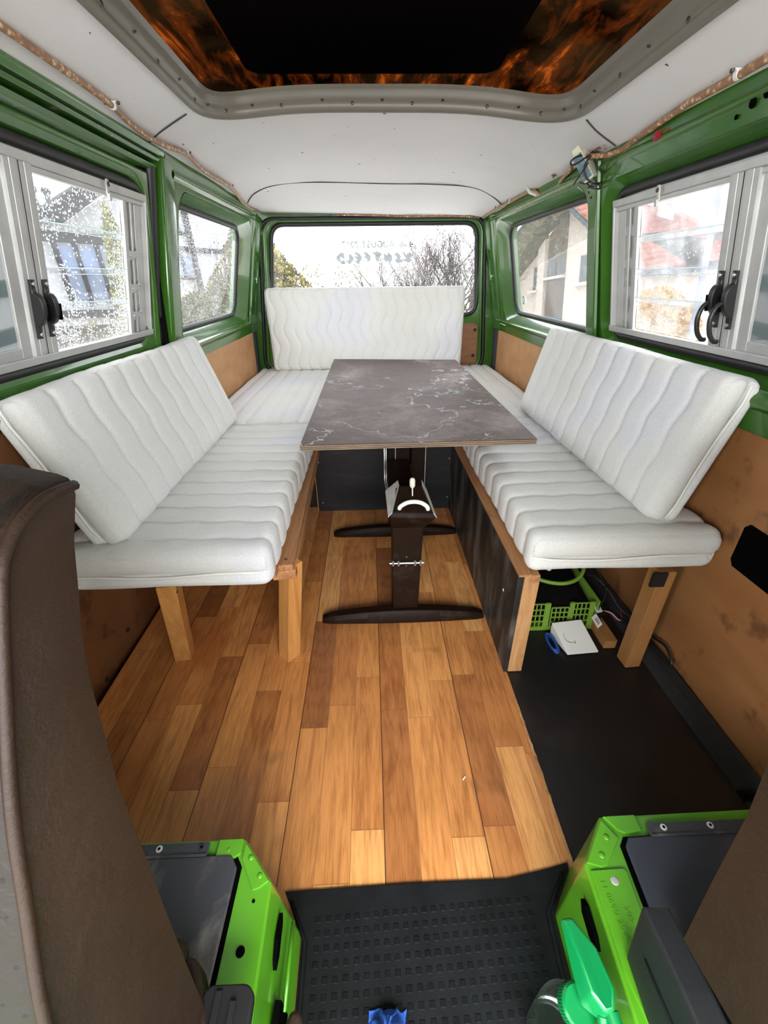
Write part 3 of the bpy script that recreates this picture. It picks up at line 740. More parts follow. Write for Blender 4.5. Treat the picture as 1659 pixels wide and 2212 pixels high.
# screws along the rim
scr = MB(); scr.lathe([(0.0042, 0), (0.0042, 0.0012), (0.002, 0.0024)], (0, 0, 0), (0, 0, 1), 10)
s0 = None
def rim_pt(i, k):
    return V(rings[k][i])
nring = len(base); cnt = 0
tot = [0.0]
for i in range(1, nring): tot.append(tot[-1] + (V(base[i]) - V(base[i - 1])).length)
nxt = 0.75; alt = 0
for i in range(2, nring - 2):
    if tot[i] >= nxt and base[i][1] > 0.55:
        nxt = tot[i] + 0.062; alt ^= 1
        k = 5 if alt else 8
        p = (rim_pt(i, k) + rim_pt(i, k + 1)) / 2
        tan = (rim_pt(i + 1, k) - rim_pt(i - 1, k)).normalized(); up = (rim_pt(i, k + 1) - rim_pt(i, k)).normalized()
        nrm = tan.cross(up).normalized()
        if nrm.z > 0 and False: nrm = -nrm
        cen = V((XC, 0.8, 1.2))
        if nrm.dot(cen - p) < 0: nrm = -nrm
        mw = Matrix.Translation(p) @ nrm.to_track_quat('Z', 'Y').to_matrix().to_4x4()
        if s0 is None: s0 = scr.build('screw', 'screw', None, smooth=True, mw=mw)
        else:
            c = s0.copy(); COL.objects.link(c); c.matrix_world = mw; c.parent = rim
        cnt += 1
s0.parent = rim

# raised roof shell above the opening: amber fibreglass sides, dark top
mb = MB()
R0 = [(-0.60, YF), (0.68, YF), (0.68, 2.15), (-0.60, 2.15)]
def roof_ring(m, z): return [(x, y, z) for x, y in rrect(-0.66 + m, 0.74 - m, -0.6 + m, 2.20 - m, 0.12, 6)]
sh_rings = [[(x, y, 1.262 if y < 2.0 else 1.352) for x, y, z in roof_ring(0, 0)], roof_ring(0.0, 1.39)]
top_c = rrect(-0.355, 0.415, -0.6, 1.80, 0.05, 6)
mid = roof_ring(0.04, 1.44)
sh_rings += [mid, [(a[0] * .35 + b[0] * .65, a[1] * .35 + b[1] * .65, 1.488) for a, b in zip(mid, top_c)], [(x, y, 1.500) for x, y in top_c]]
mb.loft(sh_rings)
mb2 = MB(); mb2.add([(x, y, 1.500) for x, y in top_c], [tuple(range(28))])
rt = thing('ceiling', (0.04, 0.8, 1.27), None, None, kind='structure')
mb.build('shell_side', 'shell', rt, smooth=True)
mb2.build('shell_top', 'shell_top', rt)
mb = MB(); mb.box((-0.75, -0.70, 1.30), (0.83, YF - 0.01, 1.62)); mb.build('front_bulkhead', 'shell_top', rt)

# ================================================================== windows
def fixed_window(name, F, B, label_glass='glass', off=-0.022):
    mb = MB(); mb.sheet(B, [], off - 0.004, off, F)
    g = struct(mb.build(name, label_glass))
    mb = MB(); mb.tube([F(u, v, -0.016) for u, v in B], 0.0105, 8, True); mb.build('rubber_seal', 'black_rubber', g, smooth='all')
    return g
w1 = fixed_window('window_1', FL, rrect(1.685, 2.545, 0.780, 1.170, 0.06, 7), 'glass_spots')
w2 = fixed_window('window_2', FR, rrect(1.605, 2.515, 0.770, 1.162, 0.06, 7))
# sticker on window_2 and the pale curved reflection-like wiper mark
mb = MB(); mb.lathe([(0.020, 0), (0.020, 0.0006)], FR(2.40, 0.835, -0.020), (1, 0, 0.2), 24); st = mb.build('round_sticker', 'label_blue', w2)
mb = MB(); mb.lathe([(0.014, 0), (0.014, 0.0012)], FR(2.40, 0.835, -0.0185), (1, 0, 0.2), 24); mb.build('sticker_centre', 'label_white', st)
# rear window
mb = MB(); mb.sheet(gw, [], -0.022, -0.018, FG); w3 = struct(mb.build('window_3', 'glass'))
mb = MB(); mb.tube([FG(u, v, -0.010) for u, v in gw], 0.014, 8, True); mb.build('rubber_seal', 'black_rubber', w3, smooth='all')
for k in range(12):
    mb = MB()
    z = 1.165 - k * 0.036
    xw = 0.555 + (1.17 - z) * 0.08
    mb.tube([FG(-xw, z, -0.0165), FG(0.03, z + 0.001, -0.0165), FG(xw + 0.07, z, -0.0165)], 0.0005, 4)
    mb.build('heater_wire', 'heater', w3)
# lettering on the rear window (seen from inside, so mirrored)
def text_mesh(body, size, matrix, mat, name, parent, extr=0.0004, sx=1.0):
    cu = bpy.data.curves.new('lettering', 'FONT'); cu.body = body; cu.size = size; cu.extrude = extr; cu.align_x = 'CENTER'; cu.space_character = 1.12
    o = bpy.data.objects.new('lettering', cu); COL.objects.link(o)
    bpy.context.view_layer.update()
    me = bpy.data.meshes.new_from_object(o.evaluated_get(bpy.context.evaluated_depsgraph_get()))
    bpy.data.objects.remove(o)
    me.transform(matrix); me.materials.clear(); me.materials.append(M[mat])
    q = bpy.data.objects.new(name, me); COL.objects.link(q)
    q.parent = parent; q.matrix_parent_inverse = pw(parent).inverted(); return q
MT = Matrix.Translation(V((0.057, YB + 0.0155, 1.100))) @ Matrix(((-1, 0, 0, 0), (0, 0, -1, 0), (0, 1, 0, 0), (0, 0, 0, 1)))
text_mesh('4.-6. AUGUST 2017', 0.0455, MT, 'print_dark', 'date_lettering', w3)
G_ = {  # angular letters, outline in picture-like units (x to the right as seen from inside)
 'D': [[(180, 435), (240, 365), (303, 365), (303, 480), (240, 430), (240, 500), (310, 500), (310, 565), (265, 565), (180, 488)]],
 'L': [[(375, 365), (440, 445), (440, 490), (385, 562), (310, 505), (365, 495)]],
 'E': [[(440, 360), (500, 360), (565, 430), (565, 490), (500, 562), (445, 505), (500, 500), (450, 430), (505, 430)]],
 'F': [[(580, 360), (640, 360), (697, 425), (697, 490), (645, 550), (640, 480), (575, 435), (630, 430)]],
 'T': [[(705, 358), (835, 358), (885, 418), (828, 422), (828, 550), (770, 485), (770, 420)]],
 'N': [[(895, 375), (950, 425), (965, 365), (1025, 425), (1025, 500), (1000, 545), (950, 510), (955, 555), (900, 490)]],
 'C': [[(1100, 360), (1160, 435), (1150, 490), (1200, 520), (1155, 548), (1100, 555), (1060, 500), (1092, 480), (1092, 430), (1040, 415)]],
 'S': [[(1170, 360), (1210, 362), (1245, 440), (1240, 405), (1290, 365), (1348, 418), (1300, 475), (1330, 505), (1290, 552), (1160, 500), (1240, 480)]],
}
mb = MB()
for k, polys in G_.items():
    for pl in polys:
        mb.sheet([(-0.187 + (x - 180) * 0.000391, 1.077 - (y - 360) * 0.000295) for x, y in pl], [], -0.0168, -0.0160, FG)
mb.build('festival_lettering', 'print', w3)
mb = MB(); mb.box((-0.598, YB - 0.004, 0.9), (-0.588, YB + 0.004, 1.14)); mb.box((0.660, YB - 0.004, 0.80), (0.668, YB + 0.004, 1.13)); mb.build('seal_bead', 'black_plastic', w3)

# louvred aluminium windows
def louvre(name, F0, sgn, y0, y1, z0, z1, ymull, panes, glass, lever):
    F = lambda y, z, d: F0(y, z, 0.42 * d)
    root = struct(thing(name, F((y0 + y1) / 2, z0, 0), None, None))
    def frame(nm, u0, u1, v0, v1, d0, d1, mat='alu', par=root, bev=0.0015):
        mb = MB(); mb.sheet([(u0, v0), (u1, v0), (u1, v1), (u0, v1)], [], d0, d1, F); return mb.build(nm, mat, par, bevel=bev)
    # outer frame: two stiles, head and sill with a lip
    f = MB()
    for (a, b, c, d, e, g) in ((y0, y1, z1 - 0.016, z1, -0.02, 0.028), (y0, y1, z0 - 0.002, z0 + 0.014, -0.02, 0.034), (y1 - 0.008, y1, z0, z1, -0.02, 0.026),
                               (y0, y0 + 0.008, z0, z1, -0.02, 0.026), (y1 - 0.045, y1 - 0.008, z0, z1, -0.018, -0.010),
                               (y1 - 0.118, y1 - 0.102, z0, z1, -0.015, 0.006), (y1 - 0.075, y1 - 0.068, z0, z1, -0.015, 0.0), (y0, y1, z1 - 0.026, z1 - 0.016, -0.02, 0.010)):
        f.sheet([(a, c), (b, c), (b, d), (a, d)], [], e, g, F)
    fo = f.build('outer_frame', 'alu', root, bevel=0.0015)
    c = MB(); c.sheet([(y1 - 0.118, z0), (y1 + 0.02, z0), (y1 + 0.02, z1 - 0.01), (y1 - 0.118, z1 - 0.01)], [], -0.022, -0.018, F); c.build('louvre_channel', 'alu_dirty', root)
    # black rubber around the frame
    r = MB(); r.tube([F(u, v, -0.028) for u, v in rrect(y0 - 0.012, y1 + 0.010, z0 - 0.012, z1 + 0.018, 0.05, 6)], 0.014, 8, True)
    r.build('rubber_seal', 'black_rubber', root, smooth='all')
    # two meeting mullions
    for k, (a, b) in enumerate(((ymull - 0.004, ymull + 0.030), (ymull - 0.042, ymull - 0.006))):
        m = MB(); m.sheet([(a, z0 + 0.01), (b, z0 + 0.01), (b, z1 - 0.012), (a, z1 - 0.012)], [], -0.016, 0.018, F)
        m.sheet([(a + 0.012, z0 + 0.01), (b - 0.008, z0 + 0.01), (b - 0.008, z1 - 0.012), (a + 0.012, z1 - 0.012)], [], 0.018, 0.023, F)
        m.build('mullion', 'alu', root, bevel=0.0012)
    m = MB(); m.sheet([(ymull - 0.0065, z0 + 0.01), (ymull - 0.0045, z0 + 0.01), (ymull - 0.0045, z1 - 0.012), (ymull - 0.0065, z1 - 0.012)], [], -0.016, 0.0185, F); m.build('mullion_gap', 'black_gap', root)
    # glass louvres, each tilted a little, lower edge outwards, overlapping the next
    ya, yb = ymull + 0.02, y1 - 0.105
    for i, (zb, zt) in enumerate(panes):
        g = MB(); lo, hi = -0.030, -0.010
        def q(y, z, o): return F(y, z, o)
        g.hexa([q(ya, zb - 0.012, lo), q(yb, zb - 0.012, lo), q(yb, zb - 0.012, lo + 0.004), q(ya, zb - 0.012, lo + 0.004),
                q(ya, zt, hi), q(yb, zt, hi), q(yb, zt, hi + 0.004), q(ya, zt, hi + 0.004)])
        go = g.build('louvre_pane', glass, root)
        if i < len(panes) - 1:
            e = MB(); e.hexa([q(ya, zt - 0.001, hi - 0.001), q(yb, zt - 0.001, hi - 0.001), q(yb, zt - 0.001, hi + 0.005), q(ya, zt - 0.001, hi + 0.005),
                              q(ya, zt + 0.0015, hi - 0.001), q(yb, zt + 0.0015, hi - 0.001), q(yb, zt + 0.0015, hi + 0.005), q(ya, zt + 0.0015, hi + 0.005)])
            e.hexa([q(ya, zt - 0.013, hi - 0.001), q(yb, zt - 0.013, hi - 0.001), q(yb, zt - 0.013, hi + 0.002), q(ya, zt - 0.013, hi + 0.002),
                    q(ya, zt - 0.0118, hi - 0.001), q(yb, zt - 0.0118, hi - 0.001), q(yb, zt - 0.0118, hi + 0.002), q(ya, zt - 0.0118, hi + 0.002)])
            e.build('pane_edge', 'glass_edge', go)
            k = MB(); k.sheet([(yb - 0.003, zt - 0.020), (yb + 0.006, zt - 0.020), (yb + 0.006, zt + 0.004), (yb - 0.003, zt + 0.004)], [], -0.016, 0.002, F); k.build('pane_clip', 'alu_dirty', go)
        # lever arm of each louvre
        if i < len(panes) - 1 and lever:
            yc = y1 - 0.097; zc = zt - 0.048
            pl = rpoly([(yc - 0.012, zc - 0.016), (yc + 0.004, zc - 0.010), (yc + 0.052, zc + 0.000), (yc + 0.056, zc + 0.020), (yc + 0.040, zc + 0.022), (yc + 0.036, zc + 0.012), (yc + 0.004, zc + 0.012), (yc - 0.012, zc + 0.018)], 0.004, 3)
            a = MB(); a.sheet(pl, [], 0.002, 0.0045, F); ao = a.build('louvre_lever', 'alu', root, bevel=0.0006)
            for yy, zz in ((yc + 0.002, zc + 0.001), (yc + 0.044, zc + 0.011)):
                s = MB(); s.lathe([(0.0035, 0), (0.0035, 0.0012), (0.0015, 0.002)], F(yy, zz, 0.0045), (sgn, 0, 0), 10); s.build('rivet', 'steel', ao)
    if not lever:
        for zz in (z0 + 0.03, z0 + 0.10, z0 + 0.17, z0 + 0.25):
            a = MB(); a.sheet([(y1 - 0.10, zz), (y1 - 0.035, zz + 0.004), (y1 - 0.035, zz + 0.022), (y1 - 0.10, zz + 0.030)], [], -0.016, -0.012, F); a.build('channel_lug', 'alu', root)
    # front section with insect screen
    frame('screen_stile', ymull - 0.074, ymull - 0.046, z0 + 0.012, z1 - 0.012, -0.012, 0.006)
    frame('screen_rail', y0, ymull - 0.046, z0 + 0.012, z0 + 0.034, -0.012, 0.004)
    frame('insect_screen', y0 + 0.01, ymull - 0.06, z0 + 0.02, z1 - 0.01, -0.020, -0.0185, 'screen', bev=0)
    for k in range(4):
        zz = z0 + 0.045 + k * 0.082
        mb = MB(); mb.sheet([(ymull - 0.17, zz - 0.008), (ymull - 0.06, zz), (ymull - 0.06, zz + 0.03), (ymull - 0.17, zz + 0.018)], [], -0.034, -0.026, F); mb.build('crossed_slat', 'glass_edge', root)
    FF = lambda y, z, d: F0(y, z, d - 0.011)
    # small hook over the head rail
    yh = 1.22 if sgn < 0 else 1.275
    h = MB(); h.sheet([(yh - 0.006, z1 - 0.028), (yh + 0.003, z1 - 0.028), (yh + 0.003, z1 + 0.002), (yh - 0.006, z1 + 0.002)], [], 0.028, 0.032, FF)
    h.sheet([(yh - 0.006, z1 - 0.040), (yh + 0.003, z1 - 0.040), (yh + 0.003, z1 - 0.026), (yh - 0.006, z1 - 0.026)], [], 0.030, 0.037, FF)
    ho = h.build('hook', 'alu_dirty', root, bevel=0.001)
    s = MB(); s.lathe([(0.005, 0), (0.005, 0.002), (0.002, 0.003)], FF(yh - 0.001, z1 - 0.008, 0.032), (sgn, 0, 0), 10); s.build('screw', 'wire_brown', ho)
    # latch handles
    for yl in ((ymull + 0.013, ymull - 0.026)):
        zc = 0.898; L = MB()
        body = [(-0.004, -0.038), (0.006, -0.040)] + [(0.024 * math.cos(a) ** 0.7, 0.032 * math.sin(a)) for a in [math.radians(x) for x in (-80, -60, -40, -20)]] + \
               [(0.024 * math.cos(a) ** 0.7, 0.032 * math.sin(a)) for a in [math.radians(x) for x in (0, 20, 40, 60, 80)]] + [(0.006, 0.040), (-0.004, 0.038)]
        L.prism([(0.018 + dd, zc + zz) for dd, zz in body], yl - 0.0065, yl + 0.0065, lambda u, v, d: FF(d, v, u))
        lo_ = L.build('latch', 'black_plastic', root, smooth=True, bevel=0.002)
        t_ = MB()
        for zz in (-0.046, 0.046): t_.sheet([(yl - 0.006, zc + zz - 0.009), (yl + 0.006, zc + zz - 0.009), (yl + 0.006, zc + zz + 0.009), (yl - 0.006, zc + zz + 0.009)], [], 0.018, 0.024, FF)
        t_.build('latch_tab', 'black_plastic', lo_, bevel=0.001)
        for zz in (-0.047, 0.047):
            s = MB(); s.lathe([(0.0045, 0), (0.0045, 0.002), (0.002, 0.003)], FF(yl, zc + zz, 0.024), (sgn, 0, 0), 10); s.build('screw', 'steel', lo_)
        s = MB(); s.sheet([(yl + 0.0066, zc - 0.022), (yl + 0.0076, zc - 0.022), (yl + 0.0076, zc + 0.010), (yl + 0.0066, zc + 0.010)], [], 0.034, 0.044, FF); s.build('slot', 'hole', lo_)
        if sgn < 0:
            lv = MB(); lv.tube(spline([FF(yl + 0.001, zc - 0.002, 0.036), FF(yl + 0.001, zc - 0.012, 0.052), FF(yl, zc - 0.035, 0.062), FF(yl, zc - 0.062, 0.060), FF(yl, zc - 0.078, 0.050), FF(yl, zc - 0.080, 0.040)], 5), 0.0048, 8)
            lv.build('latch_lever', 'black_plastic', lo_, smooth='all')
    return root
louvre('window_4', FL, 1, 0.42, 1.494, 0.797, 1.158, 1.000, [(0.818, 0.903), (0.903, 0.975), (0.975, 1.057), (1.057, 1.134)], 'glass_wet', True)
louvre('window_5', FR, -1, 0.42, 1.448, 0.791, 1.130, 0.975, [(0.818, 0.890), (0.890, 0.960), (0.960, 1.036), (1.036, 1.114)], 'glass_dusty', False)

# ================================================================== cushions
def cushion(name, fr, L, W, T, label, cat, seam_sp=0.0765, amp=0.003, lam=0.10, dep=0.0085, wid=0.009, rad=0.028, res=0.005, first=0.03, zip_end=-1, group=None, sag=0.0, sides=True, seed=1, zz=False):
    """fr(a, b, c) -> world; a runs across the seams, b along them, c through the thickness"""
    def gridn(d): return max(4, int(round(d / res)))
    na, nb, nc = gridn(L), gridn(W), max(8, int(T / 0.008))
    o = fr(0, 0, 0); vs = []; idx = {}; fs = []
    def vert(p):
        key = (round(p[0], 5), round(p[1], 5), round(p[2], 5))
        if key in idx: return idx[key]
        q = [min(max(p[i], rad), (L, W, T)[i] - rad) for i in range(3)]
        d = V([p[i] - q[i] for i in range(3)]); n = d.normalized(); pos = V(q) + n * rad
        a, b, c = p
        onend = abs(n.x) > 0.75
        cc = b if abs(n.y) < 0.7 else (b + (0.0 if n.y > 0 else 0.0))
        aw = a + amp * math.sin(2 * math.pi * cc / lam) + 0.0012 * noise.noise(V((a * 9, b * 14, seed)))
        if zz: aw += 0.004 * (abs(((b / 0.035) % 1) - 0.5) - 0.25)
        ds = abs(((aw - first) / seam_sp + 0.5) % 1 - 0.5) * seam_sp
        inside = first * 0.6 < aw < L - 0.02
        disp = 0.0
        if inside and not onend:
            fade = 1 - max(0, min(1, (abs(n.x) - 0.35) / 0.4))
            disp -= dep * math.exp(-(ds / wid)) * fade * (1.0 if sag >= 0 and (abs(n.y) < 0.6 or dep < 0.0086 and wid > 0.008) else 0.35)
        disp += 0.004 * noise.noise(V((a * 4.3, b * 4.3, c * 6 + seed * 3.1)))
        if onend and (zip_end == 0 and n.x < 0 or zip_end == 1 and n.x > 0):
            dz = abs(c - T * 0.36 + 0.004 * noise.noise(V((b * 8, seed, 0)))); disp -= 0.014 * math.exp(-(dz / 0.009) ** 2)
            disp += 0.004 * math.exp(-((c - T * 0.68) / 0.03) ** 2)
        pos += n * disp
        if sag: pos.z -= sag * math.sin(math.pi * a / L) * math.sin(math.pi * b / W)
        idx[key] = len(vs); vs.append(fr(*pos)); return idx[key]
    A_ = [L * i / na for i in range(na + 1)]; B_ = [W * i / nb for i in range(nb + 1)]; C_ = [T * i / nc for i in range(nc + 1)]
    for fix, val, U, Vv in ((2, 0, A_, B_), (2, T, A_, B_), (1, 0, A_, C_), (1, W, A_, C_), (0, 0, B_, C_), (0, L, B_, C_)):
        grid = []
        for u in U:
            row = []
            for v_ in Vv:
                p = [0, 0, 0]; p[fix] = val; oth = [i for i in range(3) if i != fix]; p[oth[0]] = u; p[oth[1]] = v_
                row.append(vert(p))
            grid.append(row)
        for i in range(len(U) - 1):
            for j in range(len(Vv) - 1): fs.append((grid[i][j], grid[i + 1][j], grid[i + 1][j + 1], grid[i][j + 1]))
    root = thing(name, fr(L / 2, W / 2, 0), label, cat, group)
    mb = MB(); mb.add(vs, fs); mb.build('cover', 'fabric', root, smooth='all')
    if zip_end >= 0:
        x = -0.001 if zip_end == 0 else L + 0.001; xi = 1 if zip_end == 0 else -1
        pts = [fr(x + xi * (0.006 + 0.010 * max(0, 1 - min(b, W - b) / 0.05)), b, T * 0.36 + 0.004 * math.sin(b * 17 + seed)) for b in [0.012 + (W - 0.024) * i / 40 for i in range(41)]]
        mb = MB(); mb.tube(pts, 0.0034, 6); mb.build('zipper', 'white_plastic', root, smooth='all')
    return root
SC = 'seat cushions on the side benches'
ST = 0.105
cushion('seat_cushion', lambda a, b, c: (-0.716 + b, 0.745 + a, 0.337 + c), 0.925, 0.483, ST, 'white quilted seat cushion on the left bench with open wooden legs', 'cushion', zip_end=0, seed=1, first=0.06)
cushion('seat_cushion', lambda a, b, c: (0.352 + b, 0.765 + a, 0.337 + c), 0.905, 0.445, ST, 'white quilted seat cushion on the right bench behind the black side panel', 'cushion', zip_end=0, seed=2, first=0.06)
cushion('seat_cushion', lambda a, b, c: (-0.714 + a, 1.672 + b, 0.337 + c), 1.492, 1.185, 0.105, 'wide white seat cushion across the rear bench under the tailgate window', 'cushion', seam_sp=0.073, amp=0.001, zz=True, seed=3, res=0.0075, first=0.05)
def lean(side):
    # a along the van, b up the back, c thickness towards the cabin
    if side < 0:
        up = V((-0.105, 0, 0.318)).normalized(); nrm = V((up.z, 0, -up.x)); o = V((-0.545, 0.785, 0.444)) - nrm * 0.085
        return lambda a, b, c: tuple(o + V((0, a, 0)) + up * b + nrm * c)
    up = V((0.082, 0, 0.325)).normalized(); nrm = V((-up.z, 0, up.x)); o = V((0.633, 0.822, 0.444)) - nrm * 0.085
    return lambda a, b, c: tuple(o + V((0, a, 0)) + up * b + nrm * c)
cushion('back_cushion', lean(-1), 0.925, 0.345, 0.088, 'white quilted backrest cushion leaning against the left side wall', 'cushion', seam_sp=0.088, amp=0.0045, lam=0.115, zip_end=0, seed=4, first=0.085, dep=0.010)
cushion('back_cushion', lean(1), 0.965, 0.345, 0.088, 'white quilted backrest cushion leaning against the right side wall', 'cushion', seam_sp=0.088, amp=0.0045, lam=0.115, zip_end=0, seed=5, first=0.085, dep=0.010)
cushion('back_cushion', lambda a, b, c: (-0.612 + a, 2.845 - c, 0.436 + b - 0.0 * a), 1.185, 0.463, 0.095, 'large white quilted cushion standing upright below the tailgate window', 'cushion', seam_sp=0.066, amp=0.016, lam=0.19, seed=6, first=0.04, dep=0.009, wid=0.007)

# ================================================================== benches
lb = thing('bench', (-0.45, 0.9, 0), 'pine bench frame on slanting square legs under the left seat cushion', 'bench')
mb = MB(); mb.hexa([(-0.245, 0.835, 0.318), (-0.205, 0.838, 0.318), (-0.228, 1.70, 0.318), (-0.268, 1.70, 0.318), (-0.245, 0.835, 0.334), (-0.205, 0.838, 0.334), (-0.228, 1.70, 0.334), (-0.268, 1.70, 0.334)])
mb.build('front_rail', 'rail_wood', lb, bevel=0.002)
mb = MB(); mb.hexa([(-0.258, 0.832, 0.290), (-0.200, 0.838, 0.290), (-0.228, 1.69, 0.290), (-0.268, 1.69, 0.290), (-0.258, 0.832, 0.3175), (-0.200, 0.838, 0.3175), (-0.228, 1.69, 0.3175), (-0.268, 1.69, 0.3175)])
mb.build('lower_rail', 'rail_wood', lb, bevel=0.003)
mb = MB(); mb.box((-0.72, 0.80, 0.322), (-0.24, 1.70, 0.336)); mb.build('seat_board', 'ply_panel', lb)
mb = MB(); mb.lathe([(0.004, 0), (0.004, 0.001)], (-0.226, 0.862, 0.334), (0, 0, 1), 10); mb.build('screw', 'screw', lb)
def leg(p0, p1, w, ang, par, mat='leg_wood', cutflat=True):
    p0, p1 = V(p0), V(p1); a = V((math.cos(ang), math.sin(ang), 0)) * w / 2; b = V((-math.sin(ang), math.cos(ang), 0)) * w / 2
    mb = MB(); mb.hexa([p0 - a - b, p0 + a - b, p0 + a + b, p0 - a + b, p1 - a - b, p1 + a - b, p1 + a + b, p1 - a + b]); return mb.build('leg', mat, par, bevel=0.002)
leg((-0.256, 0.857, 0.0), (-0.218, 0.872, 0.318), 0.044, math.radians(48), lb)
leg((-0.560, 0.868, 0.0), (-0.497, 0.800, 0.322), 0.044, math.radians(8), lb)
s = MB(); s.lathe([(0.004, 0), (0.004, 0.002)], (-0.478, 0.79, 0.30), (1, -0.2, 0), 8); s.build('screw', 'screw', lb)

rb = thing('bench', (0.5, 0.9, 0), 'right bench frame with a scuffed black side panel facing the aisle', 'bench')
mb = MB(); mb.hexa([(0.343, 0.770, 0.0), (0.3535, 0.770, 0.0), (0.3535, 1.72, 0.0), (0.348, 1.72, 0.0), (0.338, 0.776, 0.330), (0.3525, 0.776, 0.330), (0.3485, 1.72, 0.330), (0.338, 1.72, 0.330)])
mb.build('side_panel', 'black_panel', rb, bevel=0.0015)
leg((0.3735, 0.79, 0.0), (0.374, 0.797, 0.325), 0.038, 0, rb, 'old_wood')
leg((0.701, 0.792, 0.0), (0.701, 0.796, 0.325), 0.042, math.radians(4), rb, 'brown_post')
mb = MB(); mb.box((0.336, 0.768, 0.3305), (0.366, 1.70, 0.336)); mb.box((0.366, 0.80, 0.3305), (0.80, 1.70, 0.336)); mb.build('seat_board', 'rail_wood', rb)
mb = MB(); mb.box((0.655, 0.84, 0.0), (0.690, 1.45, 0.030)); mb.build('floor_rail', 'brown_post', rb, bevel=0.002)
mb = MB(); mb.box((0.664, 0.771, 0.285), (0.6985, 0.778, 0.325)); mb.build('bracket', 'grey_plastic', rb)
mb = MB(); mb.lathe([(0.004, 0), (0.004, 0.0015)], (0.3405, 0.86, 0.215), (-1, 0, 0), 8); mb.build('screw', 'label_white', rb)

bb = thing('bench', (0.04, 1.75, 0), 'black box under the rear bench cushion closing the aisle', 'bench')
mb = MB(); mb.box((-0.258, 1.705, 0.0), (0.348, 1.722, 0.326)); bp = mb.build('front_panel', 'black_panel_clean', bb, bevel=0.001)
for xx, zz in ((-0.240, 0.245), (-0.236, 0.045), (0.335, 0.25), (0.337, 0.06)):
    mb = MB(); mb.lathe([(0.004, 0), (0.004, 0.0015)], (xx, 1.705, zz), (0, -1, 0), 8); mb.build('screw', 'steel', bp)
mb = MB(); mb.box((-0.262, 1.704, 0.0), (-0.2585, 1.723, 0.326)); mb.build('panel_edge', 'rail_wood', bb)
mb = MB(); mb.box((-0.715, 1.745, 0.0), (-0.262, 1.76, 0.326)); mb.build('side_front_panel', 'black_panel_clean', bb)
mb = MB(); mb.box((0.352, 1.724, 0.0), (0.79, 1.739, 0.326)); mb.build('side_front_panel', 'black_panel_clean', bb)
mb = MB(); mb.box((-0.715, 1.71, 0.3265), (0.785, 2.86, 0.336)); mb.build('seat_board', 'ply_dark', bb)

# ================================================================== table
tb = thing('table', (0.13, 1.3, 0), 'brown plywood table with white water marks on two brown metal columns', 'table')
zt = 0.545
tp = [(-0.2025, 1.106), (0.4665, 1.117), (0.4700, 2.41), (-0.2080, 2.50)]
mb = MB(); mb.add([(x, y, zt) for x, y in tp] + [(x, y, zt - 0.0012) for x, y in tp], [(0, 1, 2, 3), (0, 1, 5, 4), (1, 2, 6, 5), (2, 3, 7, 6), (3, 0, 4, 7)])
mb.build('tabletop', 'table', tb)
mb = MB(); mb.add([(x, y, zt - 0.0013) for x, y in tp] + [(x, y, zt - 0.0165) for x, y in tp], [(4, 7, 6, 5), (0, 1, 5, 4), (1, 2, 6, 5), (2, 3, 7, 6), (3, 0, 4, 7)])
mb.build('plywood_edge', 'ply_edge', tb)
for x, y in ((-0.192, 1.122), (-0.10, 1.36), (0.02, 1.37), (0.236, 1.375), (0.348, 1.38), (0.30, 1.98)):
    mb = MB(); mb.lathe([(0.0035, 0), (0.002, 0.0006)], (x, y, zt), (0, 0, 1), 8); mb.build('screw_hole', 'leaf_brown', tb)
def foot(yc, x0, x1):
    mb = MB(); n = 18; rings = []
    for i in range(n + 1):
        u = i / n; x = x0 + (x1 - x0) * u; h = 0.020 + 0.024 * math.sin(math.pi * u) ** 0.8; wd = 0.020 + 0.006 * math.sin(math.pi * u)
        if i in (0, n): h *= 0.75; wd *= 0.8
        rings.append([(x, yc - wd, 0.002), (x, yc - wd, h * 0.6), (x, yc - wd * 0.55, h), (x, yc + wd * 0.55, h), (x, yc + wd, h * 0.6), (x, yc + wd, 0.002)])
    mb.loft(rings, True, 0, True); return mb.build('foot', 'brown_metal', tb, smooth=True, bevel=0.0015)
foot(0.992, -0.172, 0.338); foot(1.492, -0.172, 0.342)
# front column, lowered, with crank head
mb = MB(); mb.hexa([(0.050, 0.990, 0.02), (0.128, 0.990, 0.02), (0.128, 1.075, 0.02), (0.050, 1.075, 0.02), (0.048, 0.990, 0.37), (0.137, 0.990, 0.37), (0.137, 1.075, 0.37), (0.048, 1.075, 0.37)])
c1 = mb.build('column', 'brown_metal', tb, bevel=0.003)
mb = MB(); mb.tube([(0.040, 0.983, 0.222), (0.140, 0.983, 0.222)], 0.0035, 8)
for x in (0.050, 0.066, 0.114, 0.130): mb.lathe([(0.009, -0.003), (0.009, 0.003)], (x, 0.983, 0.222), (1, 0, 0), 6)
mb.build('clamp_bolt', 'steel', c1)
for zz in (0.238, 0.206):
    mb = MB(); mb.lathe([(0.003, 0), (0.001, 0.001)], (0.090, 0.9895, zz), (0, -1, 0), 8); mb.build('bolt_head', 'screw', c1)
